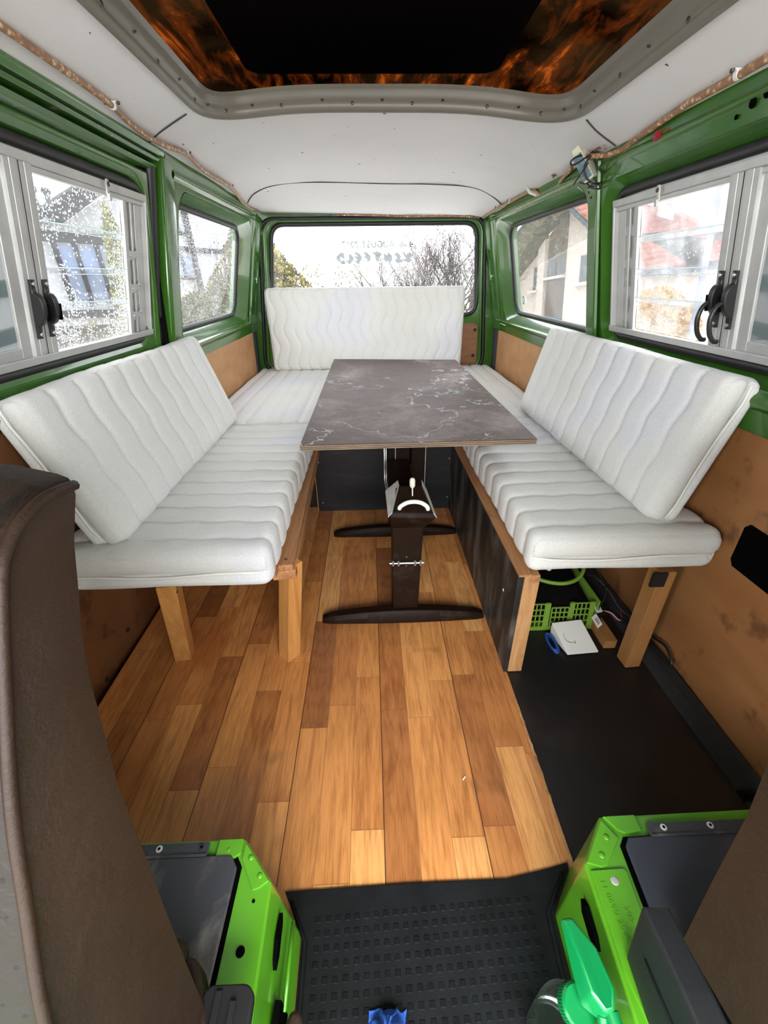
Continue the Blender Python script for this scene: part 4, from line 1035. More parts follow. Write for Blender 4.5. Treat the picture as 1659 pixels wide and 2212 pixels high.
# head: trapezoid hood sloping to the front
hd = MB()
lo = [(0.037, 0.948, 0.398), (0.163, 0.948, 0.392), (0.150, 1.095, 0.398), (0.036, 1.095, 0.398)]
hi = [(0.047, 0.952, 0.408), (0.156, 0.952, 0.402), (0.139, 1.093, 0.437), (0.070, 1.093, 0.437)]
top_ = [(0.048, 0.955, 0.410), (0.155, 0.955, 0.404), (0.134, 1.050, 0.440), (0.072, 1.050, 0.440)]
hd.loft([[(0.050, 0.985, 0.34), (0.136, 0.985, 0.34), (0.136, 1.075, 0.34), (0.050, 1.075, 0.34)], [(0.043, 0.958, 0.375), (0.152, 0.958, 0.372), (0.145, 1.09, 0.375), (0.043, 1.09, 0.375)], lo, top_], True, 0, True)
hdo = hd.build('crank_head', 'brown_metal', tb, bevel=0.003)
for sx in (0, 1):
    mb = MB()
    if sx == 0: q4 = [(0.0355, 0.950, 0.400), (0.0470, 0.953, 0.411), (0.0710, 1.053, 0.441), (0.0700, 1.096, 0.436), (0.0330, 1.085, 0.408)]
    else: q4 = [(0.1645, 0.950, 0.394), (0.1560, 0.953, 0.405), (0.1350, 1.053, 0.441), (0.1390, 1.096, 0.436), (0.1540, 1.085, 0.408)]
    mb.add(q4 + [(x, y, z - 0.004) for x, y, z in q4], [(0, 1, 2, 3, 4), (9, 8, 7, 6, 5)] + [(i, (i + 1) % 5, 5 + (i + 1) % 5, 5 + i) for i in range(5)])
    mb.build('grey_cheek', 'alu_dirty', hdo)
mb = MB(); mb.tube(spline([(0.067, 0.968, 0.405), (0.068, 0.966, 0.418), (0.085, 0.969, 0.428), (0.106, 0.971, 0.430), (0.126, 0.970, 0.426), (0.141, 0.966, 0.415), (0.141, 0.968, 0.402)], 5), 0.0058, 10)
mb.build('white_handle', 'white_plastic', hdo, smooth='all')
mb = MB(); mb.lathe([(0.003, 0), (0.0075, 0.006), (0.008, 0.02), (0.006, 0.027), (0.003, 0.029)], (0.105, 1.020, 0.446), (0, 0.25, 1), 12); kn = mb.build('cream_knob', 'cream_plastic', hdo, smooth=True)
mb = MB(); mb.cyl((0.105, 1.012, 0.424), (0.105, 1.020, 0.447), 0.0025); mb.build('knob_stem', 'steel', kn)
# rear column carries the top
mb = MB()
mb.prism([(0.082, 1.45), (0.196, 1.45), (0.196, 1.453), (0.190, 1.456), (0.190, 1.53), (0.088, 1.53), (0.088, 1.456), (0.082, 1.453)], 0.03, zt - 0.017, lambda u, v, d: (u, v, d))
c2 = mb.build('column', 'brown_metal', tb, bevel=0.001)
mb = MB()
for a, b in ((0.272, 0.305), (0.335, 0.50)): mb.prism(rrect(0.1345, 0.1435, a, b, 0.004, 4), 1.4490, 1.4498, lambda u, v, d: (u, d, v))
mb.build('slot', 'hole', c2)
for x in (0.0828, 0.1952):
    mb = MB(); mb.box((x - 0.0012, 1.4485, 0.10), (x + 0.0012, 1.4495, zt - 0.018)); mb.build('bright_edge', 'alu_dirty', c2)
mb = MB(); mb.box((0.058, 1.46, 0.05), (0.081, 1.52, 0.40)); mb.build('inner_rail', 'brown_metal', tb)
mb = MB(); mb.tube([(0.042, 1.44, 0.52), (0.041, 1.43, 0.33), (0.041, 1.42, 0.285), (0.050, 1.38, 0.245), (0.055, 1.34, 0.22)], 0.0032, 8); mb.tube([(0.0485, 1.44, 0.52), (0.0475, 1.43, 0.33), (0.0475, 1.42, 0.285), (0.056, 1.38, 0.245), (0.061, 1.34, 0.22)], 0.002, 8)
mb.build('steel_strut', 'steel', tb, smooth='all')
mb = MB(); mb.box((0.05, 1.0755, 0.335), (0.13, 1.44, 0.36)); mb.build('link_bar', 'brown_metal', tb)

# ================================================================== things under the right bench
def grid_panel(mb, fr, w, h, cols, rows, bar, d, mi=0, notch=None):
    for i in range(cols + 1):
        x = w * i / cols
        mb.hexa([fr(x - bar / 2, 0, 0), fr(x + bar / 2, 0, 0), fr(x + bar / 2, 0, d), fr(x - bar / 2, 0, d), fr(x - bar / 2, h, 0), fr(x + bar / 2, h, 0), fr(x + bar / 2, h, d), fr(x - bar / 2, h, d)], mi)
    for j in range(rows + 1):
        z = h * j / rows
        mb.hexa([fr(0, z - bar / 2, 0), fr(w, z - bar / 2, 0), fr(w, z - bar / 2, d), fr(0, z - bar / 2, d), fr(0, z + bar / 2, 0), fr(w, z + bar / 2, 0), fr(w, z + bar / 2, d), fr(0, z + bar / 2, d)], mi)
M['crate'] = simple('lime_green_plastic', (0.20, 0.36, 0.045), 0.45)
cr = thing('crate', (0.56, 1.02, 0), 'lime green perforated plastic crate with a hinged handle under the right bench', 'crate')
CX0, CX1, CY0, CY1 = 0.440, 0.655, 0.920, 1.23
mb = MB()
for (x0, n) in ((0.012, 4), (0.085, 4), (0.148, 4)):
    grid_panel(mb, lambda x, z, d, x0=x0: (CX0 + x0 + x, CY0 + d + z * 0.12, 0.012 + z), 0.052, 0.082 if x0 != 0.085 else 0.068, n, 4, 0.0035, 0.003)
for x0 in (0.0, 0.066, 0.139, 0.200):
    mb.hexa([(CX0 + x0, CY0, 0.002), (CX0 + x0 + 0.014, CY0, 0.002), (CX0 + x0 + 0.014, CY0 + 0.006, 0.002), (CX0 + x0, CY0 + 0.006, 0.002),
             (CX0 + x0, CY0 + 0.010, 0.096), (CX0 + x0 + 0.014, CY0 + 0.010, 0.096), (CX0 + x0 + 0.014, CY0 + 0.016, 0.096), (CX0 + x0, CY0 + 0.016, 0.096)])
mb.box((CX0, CY0 - 0.001, 0.0), (CX1, CY0 + 0.005, 0.013))
mb.build('front_wall', 'crate', cr)
mb = MB()
mb.hexa([(CX1 - 0.004, CY0, 0.0), (CX1, CY0, 0.0), (CX1, CY1, 0.0), (CX1 - 0.004, CY1, 0.0), (CX1 + 0.010, CY0 + 0.012, 0.098), (CX1 + 0.014, CY0 + 0.012, 0.098), (CX1 + 0.014, CY1, 0.098), (CX1 + 0.010, CY1, 0.098)])
mb.box((CX0, CY0, 0.0), (CX0 + 0.004, CY1, 0.098)); mb.box((CX0, CY1 - 0.004, 0.0), (CX1, CY1, 0.098)); mb.box((CX0, CY0, 0.0), (CX1, CY1, 0.004))
mb.build('side_wall', 'crate', cr)
mb = MB()
mb.tube(spline([(CX0 + 0.01, 1.06, 0.155), (CX0 + 0.04, 0.990, 0.150), (CX0 + 0.105, 0.962, 0.146), (CX0 + 0.165, 0.975, 0.150), (CX0 + 0.203, 1.02, 0.165), (CX0 + 0.21, 1.09, 0.175)], 6), 0.0062, 8)
mb.build('handle', 'crate', cr, smooth='all')

mb = MB(); mb.loft([[(CX0 + 0.008, CY0 + 0.02, 0.006), (CX1 - 0.008, CY0 + 0.02, 0.006), (CX1 - 0.008, CY1 - 0.02, 0.006), (CX0 + 0.008, CY1 - 0.02, 0.006)], [(CX0 + 0.008, CY0 + 0.025, 0.075), (CX1 - 0.002, CY0 + 0.025, 0.075), (CX1 - 0.002, CY1 - 0.02, 0.10), (CX0 + 0.008, CY1 - 0.02, 0.10)], [(CX0 + 0.02, CY0 + 0.05, 0.092), (CX1 - 0.02, CY0 + 0.05, 0.088), (CX1 - 0.02, CY1 - 0.05, 0.125), (CX0 + 0.02, CY1 - 0.05, 0.12)]], True, 0, True)
tag(mb.build('bag', 'black_gap', smooth=True, bevel=0.01), 'black bag filling the lime green crate under the right bench', 'bag')
eb = thing('junction_box', (0.58, 0.86, 0), 'white wedge shaped plastic box lying on the black floor under the right bench', 'box')
E_ = [(0.5400, 0.818, 0.003), (0.6320, 0.824, 0.003), (0.6100, 0.902, 0.003), (0.520, 0.900, 0.003), (0.5405, 0.819, 0.0075), (0.6325, 0.825, 0.0075), (0.6075, 0.905, 0.054), (0.5180, 0.900, 0.049)]
mb = MB(); mb.hexa(E_); mb.build('housing', 'white_plastic', eb, bevel=0.0015)
mb = MB()
import math as _m
mb.tube([(0.560 + 0.018 * _m.cos(a), 0.861 + 0.016 * _m.sin(a), 0.0318 + 0.0088 * _m.sin(a) + 0.0002) for a in [_m.radians(x) for x in range(150, 330, 12)]], 0.0004, 4)
mb.lathe([(0.0016, 0), (0.001, 0.0004)], (0.570, 0.8445, 0.0225), (0, -0.5, 1), 8)
mb.build('pencil_mark', 'screw', eb)
mb = MB()
for k in range(3):
    mb.tube(spline([(0.512 + 0.010 * math.cos(a) - k * 0.004, 0.855 + 0.032 * math.sin(a), 0.008 + k * 0.006) for a in [math.radians(x) for x in range(0, 361, 45)]], 4), 0.0032, 6)
tag(mb.build('cable_coil', 'blue_plastic', smooth='all'), 'blue coiled cable beside the white wedge shaped box', 'cable')
mb = MB()
mb.tube(spline([(0.66, 1.10, 0.06), (0.70, 1.05, 0.10), (0.73, 1.0, 0.08), (0.75, 0.95, 0.05), (0.78, 0.90, 0.04), (0.799, 0.855, 0.028), (0.799, 0.80, 0.046), (0.797, 0.762, 0.030), (0.795, 0.763, 0.016), (0.79, 0.80, 0.018), (0.782, 0.85, 0.016), (0.76, 0.93, 0.014), (0.73, 1.0, 0.010)], 8), 0.0038, 8)
tag(mb.build('power_cable', 'black_plastic', smooth='all'), 'black cable looping against the right wall behind the bench leg', 'cable')
ct = thing('wiring_block', (0.67, 0.93, 0.03), 'small black wiring block with paper tags beside the lime crate', 'electronics')
mb = MB(); mb.obox((0.682, 0.945, 0.047), ((1, 0.5, 0), (-0.5, 1, 0), (0, 0, 1)), (0.028, 0.018, 0.008)); mb.build('housing', 'black_plastic', ct, bevel=0.002)
for c_, a_, b_ in (((0.648, 0.893, 0.058), (0.8, 0.5, 0.15), (-0.25, 0.75, 0.45)), ((0.668, 0.938, 0.070), (0.9, 0.3, -0.1), (-0.2, 0.8, 0.5))):
    a_, b_ = V(a_).normalized(), V(b_).normalized(); n_ = a_.cross(b_).normalized()
    mb = MB(); mb.obox(c_, (a_, b_, n_), (0.011, 0.017, 0.0006)); to = mb.build('paper_tag', 'label_white', ct)
    mb = MB()
    for k in range(7): mb.obox(V(c_) + a_ * (0.001 * (k % 2)) + b_ * (-0.009 + k * 0.0026) + n_ * 0.0008, (a_, b_, n_), (0.006 - 0.001 * (k % 3), 0.0007, 0.0002))
    mb.build('printed_bars', 'screw', to)
for i, (mt, dz) in enumerate((('red', 0), ('white_plastic', 0.004), ('black_plastic', 0.008))):
    mb = MB(); mb.tube(spline([(0.690, 0.94, 0.055), (0.70, 0.915, 0.062 + dz), (0.716, 0.90, 0.050 + dz), (0.735, 0.91, 0.045), (0.75, 0.95, 0.05)], 6), 0.0012, 6); mb.build('wire', mt, ct, smooth='all')
mb = MB(); mb.tube(spline([(0.665, 0.93, 0.06), (0.70, 0.97, 0.11), (0.68, 1.05, 0.16), (0.66, 1.10, 0.18)], 6), 0.0022, 6); mb.build('lead', 'black_plastic', ct, smooth='all')
mb = MB(); mb.box((0.43, 0.86, 0.315), (0.49, 0.92, 0.326)); mb.lathe([(0.008, 0), (0.006, 0.008)], (0.435, 0.835, 0.305), (0, -1, 0.2), 8)
tag(mb.build('support_bracket', 'alu_dirty'), 'small pale bracket under the right bench board beside the front post', 'bracket')

# ================================================================== ceiling cords, clips, wiring
def cord(name, pts, r, label, mat='cord', cat='cord'):
    mb = MB(); mb.tube(spline([(x, y, z - r - 0.001) for x, y, z in pts], 7), r, 10); return tag(mb.build(name, mat, smooth='all'), label, cat)
def C3(x, y, d=0.0): return (x, y, cz(x, y) - d)
cord('light_cord', [C3(-0.543, 0.55), C3(-0.544, 0.93), C3(-0.545, 1.0), C3(-0.546, 1.09), C3(-0.548, 1.18), C3(-0.552, 1.25), C3(-0.563, 1.375, 0.004), C3(-0.562, 1.51, 0.005), C3(-0.549, 1.67), C3(-0.561, 1.87, 0.004), C3(-0.558, 2.17), C3(-0.590, 2.50, 0.002), C3(-0.592, 2.82)], 0.0064, 'amber light cord clipped along the left edge of the ceiling')
cord('light_cord', [C3(-0.17, 2.86), C3(-0.12, 2.845), C3(0.09, 2.835), C3(0.23, 2.835), C3(0.40, 2.80), C3(0.56, 2.79), C3(0.63, 2.84)], 0.0045, 'thin light cord running across the ceiling above the tailgate')
cord('light_cord', [C3(0.645, 2.80), C3(0.640, 2.50), C3(0.648, 2.32), C3(0.657, 2.05), (0.684, 1.97, 1.212), (0.688, 1.87, 1.206), C3(0.668, 1.78, 0.006), C3(0.650, 1.66, 0.003)], 0.0062, 'sagging amber light cord in the rear right corner of the ceiling')
cord('light_cord', [C3(0.630, 1.52, 0.006), C3(0.655, 1.45, 0.008), C3(0.668, 1.40, 0.004), C3(0.666, 1.34), C3(0.655, 1.25, 0.003), C3(0.652, 1.18), C3(0.645, 1.09), C3(0.645, 0.98), C3(0.642, 0.90), C3(0.64, 0.55)], 0.0068, 'amber light cord along the right ceiling edge in front of the wiring box')
cord('headliner_lead', [C3(-0.55, 2.86), C3(-0.40, 2.868, 0.002), C3(-0.28, 2.868, 0.006), C3(-0.20, 2.86, 0.002)], 0.003, 'thin pale lead drooping over the tailgate window from the left corner', 'rim')
clips = []
def clip(x, y, r, ang, label, scale=1.0):
    global clips
    if not clips:
        t_ = thing('cable_clip', (0, 0, 0), label, 'clip', 'cable clips on the ceiling')
        mb = MB(); n = 10; ring0 = []
        prof = [(-0.0115, 0), (-0.0115, -0.002), (-0.0085, -0.0025)] + [(0.0085 * math.cos(a), -0.0045 - 0.0105 * math.sin(a)) for a in [math.radians(180 - 20 * i) for i in range(0, 10)]] + [(0.0085, -0.0025), (0.0115, -0.002), (0.0115, 0)]
        mb.prism([(a, b) for a, b in prof], -0.004, 0.004, lambda u, v, d: (u, d, v)); mb.build('clip_body', 'white_plastic', t_, smooth=True)
        for sx in (-0.014, 0.014):
            mb = MB(); mb.lathe([(0.0036, 0), (0.0036, -0.004), (0.0018, -0.006)], (sx, 0, 0), (0, 0, 1), 8); mb.build('screw', 'screw', t_)
        c = t_
    else: c = copy_tree(clips[0])
    c.location = C3(x, y, 0.0); c.rotation_euler = (0, 0, ang); c.scale = (scale,) * 3; c['label'] = label; clips.append(c)
clip(-0.552, 1.252, 0, 0.1, 'white cable clip on the left cord, nearest the camera')
clip(-0.550, 1.675, 0, 0.0, 'white cable clip midway along the left ceiling cord', 0.9)
clip(-0.558, 2.167, 0, 0.0, 'white cable clip on the left cord beside the curved ceiling seam', 0.8)
clip(0.644, 0.971, 0, 0.0, 'white cable clip on the right cord, nearest the camera')
clip(0.646, 2.303, 0, 0.0, 'white cable clip on the right cord, next to the bent strap', 0.8)
clip(0.640, 2.485, 0, 0.0, 'white cable clip on the right cord, closest to the rear corner', 0.8)
clip(-0.124, 2.845, 0, math.pi / 2, 'white cable clip at the left end of the cord above the tailgate', 0.7)
clip(0.227, 2.835, 0, math.pi / 2, 'white cable clip in the middle of the cord above the tailgate', 0.7)
clip(0.564, 2.79, 0, math.pi / 2, 'white cable clip at the right end of the cord above the tailgate', 0.7)
mb = MB(); mb.tube([C3(0.640, 2.06, 0.0), C3(0.650, 2.05, 0.014), (0.672, 2.02, 1.222), (0.690, 1.985, 1.200)], 0.006, 6)
tag(mb.build('cable_strap', 'white_plastic', smooth='all'), 'bent white cable strap hanging from the right ceiling edge', 'strap')
# converter box
BX = V((0.635, 1.52, 1.222))
wb = thing('power_converter', tuple(BX), 'cream power converter with blue label and tangled black wires on the right ceiling edge', 'electronics')
ax1 = V((0.55, -0.25, -0.80)).normalized(); ax2 = V((0.62, 0.70, 0.30)); ax2 = (ax2 - ax1 * ax2.dot(ax1)).normalized(); ax3 = ax1.cross(ax2)
mb = MB(); mb.obox(BX, (ax1, ax2, ax3), (0.040, 0.022, 0.014)); mb.build('housing', 'cream_plastic', wb, bevel=0.003)
sgn_ = 1 if ax3.dot(EYE - BX) > 0 else -1
mb = MB(); mb.obox(BX - ax2 * 0.0225, (ax1, ax3, ax2), (0.034, 0.0125, 0.0006)); mb.build('label_strip', 'label_blue', wb)
mb = MB(); mb.obox(BX - ax1 * 0.046, (ax1, ax2, ax3), (0.008, 0.015, 0.011)); mb.build('terminal_cap', 'cream_plastic', wb, bevel=0.002)
wires = [
 [(0.610, 1.50, 1.242), (0.590, 1.49, 1.236), (0.578, 1.49, 1.226), (0.590, 1.50, 1.220), (0.625, 1.50, 1.238), (0.640, 1.50, 1.250)],
 [(0.638, 1.50, 1.250), (0.655, 1.49, 1.245), (0.680, 1.48, 1.236), (0.705, 1.47, 1.236), (0.715, 1.44, 1.250), (0.712, 1.42, 1.262)],
 [(0.712, 1.42, 1.262), (0.722, 1.45, 1.235), (0.712, 1.48, 1.205), (0.690, 1.50, 1.186), (0.660, 1.49, 1.176), (0.632, 1.49, 1.190), (0.620, 1.49, 1.215), (0.632, 1.49, 1.240)],
 [(0.640, 1.50, 1.246), (0.650, 1.48, 1.215), (0.675, 1.48, 1.200), (0.700, 1.50, 1.204), (0.697, 1.50, 1.185), (0.690, 1.50, 1.168), (0.672, 1.50, 1.178), (0.655, 1.50, 1.192)],
 [(0.645, 1.51, 1.180), (0.655, 1.50, 1.168), (0.680, 1.50, 1.166), (0.672, 1.51, 1.174), (0.650, 1.51, 1.170), (0.660, 1.50, 1.178)],
 [(0.612, 1.49, 1.180), (0.630, 1.49, 1.176), (0.645, 1.49, 1.182)],
 [(0.625, 1.48, 1.222), (0.606, 1.47, 1.198), (0.585, 1.46, 1.170)]]
for i, wp in enumerate(wires):
    mb = MB(); mb.tube(spline(wp, 7), 0.0024 if i < 4 else 0.0018, 7); mb.build('wire', 'black_plastic', wb, smooth='all')
mb = MB(); mb.tube([(0.713, 1.425, 1.266), (0.708, 1.425, 1.248)], 0.006, 10); mb.build('wire_cap', 'black_plastic', wb)
rc = thing('pinched_wire', (0.665, 1.20, 1.24), 'brown wire with a dark red clip hanging from the right ceiling cord', 'wire')
mb = MB(); mb.obox((0.664, 1.225, 1.222), ((1, 0.2, 0.3), (0, 1, 0), (0, 0, 1)), (0.006, 0.005, 0.009)); mb.obox((0.672, 1.196, 1.236), ((1, 0, 0), (0, 1, 0), (0, 0.2, 1)), (0.0022, 0.003, 0.012)); mb.build('red_clip', 'red', rc)
mb = MB(); mb.tube(spline([(0.655, 1.20, 1.248), (0.673, 1.195, 1.246), (0.673, 1.195, 1.226), (0.688, 1.17, 1.212), (0.704, 1.12, 1.200), (0.706, 1.05, 1.197), (0.702, 0.98, 1.206), (0.694, 0.93, 1.219), (0.688, 0.86, 1.232)], 7), 0.0022, 7); mb.build('wire', 'wire_brown', rc, smooth='all')
def flake(x, y, lab, n, z=None, sp=0.010):
    mb = MB()
    for k in range(n):
        c_ = V(C3(x, y, 0.006)) + V((rnd.uniform(-1, 1), rnd.uniform(-1, 1), rnd.uniform(-0.4, 0.4))) * sp
        a = V((rnd.uniform(-1, 1), rnd.uniform(-1, 1), rnd.uniform(-.5, .5))).normalized(); b = a.orthogonal().normalized()
        mb.obox(c_, (a, b, a.cross(b)), (rnd.uniform(.003, .007), rnd.uniform(.0015, .004), 0.0006))
    tag(mb.build('adhesive_remnant', 'leaf_brown'), lab, 'adhesive')
flake(0.645, 1.80, 'brown glue remnant on the ceiling edge behind the wiring box', 6, sp=0.006)
flake(0.640, 1.455, 'brown glue remnants on the ceiling just in front of the wiring box', 9, sp=0.012)

# ================================================================== front: seat boxes, mat, seats, bottle
def seat_box(side):
    if side < 0:
        top = [(-0.72, 0.320), (-0.211, 0.318), (-0.160, 0.263), (-0.157, 0.10), (-0.165, -0.30), (-0.72, -0.30)]
        bot = [(-0.72, 0.322), (-0.186, 0.321), (-0.139, 0.262), (-0.136, 0.10), (-0.14, -0.30), (-0.72, -0.30)]
        root = thing('seat_box', (-0.45, 0.1, 0), 'bright green steel seat box with a scratched black lid under the left front seat', 'seat box')
        lid = [(-0.70, 0.298), (-0.225, 0.296), (-0.213, 0.28), (-0.216, 0.06), (-0.70, 0.06)]; sg = 1
    else:
        top = [(0.78, 0.331), (0.344, 0.327), (0.293, 0.268), (0.285, 0.118), (0.285, -0.30), (0.78, -0.30)]
        bot = [(0.78, 0.334), (0.338, 0.331), (0.289, 0.270), (0.281, 0.118), (0.281, -0.30), (0.78, -0.30)]
        root = thing('seat_box', (0.5, 0.1, 0), 'bright green steel seat box with a blue-black lid under the right front seat', 'seat box')
        lid = [(0.74, 0.303), (0.372, 0.296), (0.362, 0.285), (0.345, 0.05), (0.74, 0.05)]; sg = -1
    mb = MB(); mb.loft([[(x, y, -0.01) for x, y in bot], [(x, y, 0.2) for x, y in top]], True, 0, True)
    body = mb.build('body', 'green_bright', root, bevel=0.003)
    mb = MB(); mb.prism(lid, 0.2015, 0.2065, lambda u, v, d: (u, v, d)); lo_ = mb.build('lid', 'lid' if side < 0 else 'lid_blue', root, bevel=0.0025)
    big = [(x + (0.006 * sg if abs(x) < 0.5 else 0), y + (0.002 if y > 0.2 else 0)) for x, y in lid]
    mb = MB(); mb.prism(big, 0.2003, 0.2012, lambda u, v, d: (u, v, d)); mb.build('lid_gap', 'hole', root)
    # hinge strip along the back edge
    if side < 0: hx = (-0.70, -0.262)
    else: hx = (0.408, 0.74)
    mb = MB(); mb.box((hx[0], 0.2975, 0.2012), (hx[1], 0.3125, 0.2075)); mb.cyl((hx[0], 0.2965, 0.2075), (hx[1], 0.2965, 0.2075), 0.0022, n=8)
    hg = mb.build('hinge', 'lid', root, bevel=0.0008)
    for xx in ((-0.40, -0.335, -0.272) if side < 0 else (0.432, 0.505, 0.585)):
        mb = MB(); mb.lathe([(0.0048, 0), (0.0045, 0.0012), (0.0022, 0.0013), (0.0018, 0.0004)], (xx, 0.306, 0.2075), (0, 0, 1), 12); rv = mb.build('rivet', 'white_plastic' if side > 0 or xx == -0.335 else 'screw', hg)
        mb = MB(); mb.lathe([(0.0020, 0), (0.0020, 0.0003)], (xx, 0.306, 0.2088), (0, 0, 1), 10); mb.build('rivet_hole', 'hole', hg)
    # folded corner tabs
    if side < 0:
        mb = MB(); mb.prism([(-0.249, 0.3165), (-0.213, 0.3165), (-0.2125, 0.298), (-0.220, 0.2925), (-0.249, 0.2925)], 0.2003, 0.2045, lambda u, v, d: (u, v, d)); mb.build('corner_tab', 'green_bright', body, bevel=0.001)
        mb = MB(); mb.prism([(-0.209, 0.313), (-0.164, 0.264), (-0.176, 0.256), (-0.185, 0.254), (-0.2085, 0.290)], 0.2003, 0.2035, lambda u, v, d: (u, v, d)); mb.build('corner_tab', 'green_bright', body, bevel=0.001)
        for x, y in ((-0.196, 0.292), (-0.178, 0.270), (-0.232, 0.303)):
            mb = MB(); mb.lathe([(0.004, 0), (0.003, 0.0012), (0.001, 0.0016)], (x, y, 0.2035), (0, 0, 1), 10); mb.build('spot_weld', 'green_bright', body, smooth='all')
        for x, y, r_ in ((-0.186, 0.1935, 0.0058), (-0.181, 0.243, 0.0022)):
            mb = MB(); mb.lathe([(r_, 0), (r_, 0.0006)], (x, y, 0.2002), (0, 0, 1), 18); mb.build('round_hole', 'hole', body)
        mb = MB(); mb.prism([(0.245, 0.150), (0.215, 0.156), (0.196, 0.148), (0.190, 0.138), (0.205, 0.132), (0.238, 0.138)], -0.1525, -0.1475, lambda u, v, d: (d - (0.16 - v) * 0 , u, v)); mb.build('slot', 'hole', body)
        mb = MB(); mb.box((-0.1545, 0.165, 0.11), (-0.1415, 0.245, 0.16)) if False else mb.tube([(-0.139, 0.250, 0.10), (-0.1375, 0.16, 0.10)], 0.003, 6); mb.build('side_bead', 'green_bright', body, smooth='all')
        mb = MB(); mb.box((-0.146, 0.10, 0.06), (-0.138, 0.165, 0.13)); mb.build('side_opening', 'hole', body)
    else:
        mb = MB(); mb.prism([(0.348, 0.3255), (0.398, 0.3260), (0.398, 0.304), (0.372, 0.302), (0.362, 0.306)], 0.2003, 0.2045, lambda u, v, d: (u, v, d)); mb.build('corner_tab', 'green_bright', body, bevel=0.001)
        mb = MB(); mb.prism([(0.343, 0.322), (0.296, 0.268), (0.316, 0.262), (0.325, 0.264), (0.358, 0.296)], 0.2003, 0.2035, lambda u, v, d: (u, v, d)); mb.build('corner_tab', 'green_bright', body, bevel=0.001)
        mb = MB(); mb.prism([(0.298, 0.259), (0.346, 0.260), (0.349, 0.256), (0.336, 0.10), (0.300, 0.10), (0.292, 0.16)], 0.2003, 0.2030, lambda u, v, d: (u, v, d)); dp_ = mb.build('data_plate', 'green_bright', body, bevel=0.001)
        for x, y in ((0.340, 0.298), (0.322, 0.276)):
            mb = MB(); mb.lathe([(0.0045, 0), (0.0035, 0.0012), (0.001, 0.0016)], (x, y, 0.2035), (0, 0, 1), 10); mb.build('spot_weld', 'green_bright', body, smooth='all')
        mb = MB(); mb.lathe([(0.006, 0), (0.004, 0.001), (0.0015, 0.0012)], (0.326, 0.246, 0.2028), (0, 0, 1), 12); mb.build('plate_screw', 'alu_dirty', body)
        for body_s, px, py in (('11 0690 2540 SH 9 7018', 0.3085, 0.188), ('505 XXX 71', 0.3255, 0.188)):
            mt = Matrix.Translation(V((px, py, 0.2029))) @ Matrix.Rotation(math.radians(-86), 4, 'Z')
            text_mesh(body_s, 0.0105, mt, 'green_bright', 'stamped_number', dp_, 0.0007)
        mb = MB(); mb.prism([(0.240, 0.166), (0.230, 0.172), (0.200, 0.168), (0.187, 0.160), (0.192, 0.152), (0.205, 0.148), (0.230, 0.152)], 0.2825, 0.2885, lambda u, v, d: (d, u, v)); mb.build('slot', 'hole', body)
    return root
seat_box(-1); seat_box(1)

# rubber mat between the boxes
def rubber_mat():
    out = [(-0.176, 0.318), (0.05, 0.322), (0.22, 0.322), (0.30, 0.334), (0.340, 0.342), (0.3375, 0.330), (0.2885, 0.2705), (0.2812, 0.119), (0.2812, -0.30), (-0.1395, -0.30), (-0.1358, 0.10), (-0.1388, 0.2622), (-0.150, 0.278)]
    root = thing('rubber_mat', (0.07, 0.1, 0), 'black rubber floor mat with raised squares between the green seat boxes', 'mat')
    mb = MB(); mb.prism(out, 0.0005, 0.0045, lambda u, v, d: (u, v, d)); mb.build('base', 'rubber_mat', root, bevel=0.0015)
    for bp_ in ([(-0.128, -0.30, 0.006), (-0.128, 0.10, 0.006), (-0.131, 0.250, 0.006), (-0.160, 0.300, 0.006)],
                [(0.272, -0.30, 0.006), (0.272, 0.20, 0.006), (0.277, 0.272, 0.006), (0.324, 0.325, 0.008)]):
        mb = MB(); mb.tube(bp_, 0.0038, 6); mb.build('raised_border', 'rubber_mat', root, smooth='all')
    mb = MB(); r2 = random.Random(3)
    for j in range(22):
        for i in range(23):
            x = -0.112 + i * 0.0163; y = 0.278 - j * 0.0178 + 0.0006 * i
            if x > 0.262: continue
            s_ = 0.0048; h = 0.0062 + r2.uniform(-0.0003, 0.0003)
            mb.hexa([(x - s_, y - s_, 0.004), (x + s_, y - s_, 0.004), (x + s_, y + s_, 0.004), (x - s_, y + s_, 0.004),
                     (x - s_ * 0.75, y - s_ * 0.75, h), (x + s_ * 0.75, y - s_ * 0.75, h), (x + s_ * 0.75, y + s_ * 0.75, h - 0.001), (x - s_ * 0.75, y + s_ * 0.75, h - 0.001)])
    tag(mb.build('raised_squares', 'rubber_mat', root), kind='stuff')
rubber_mat()

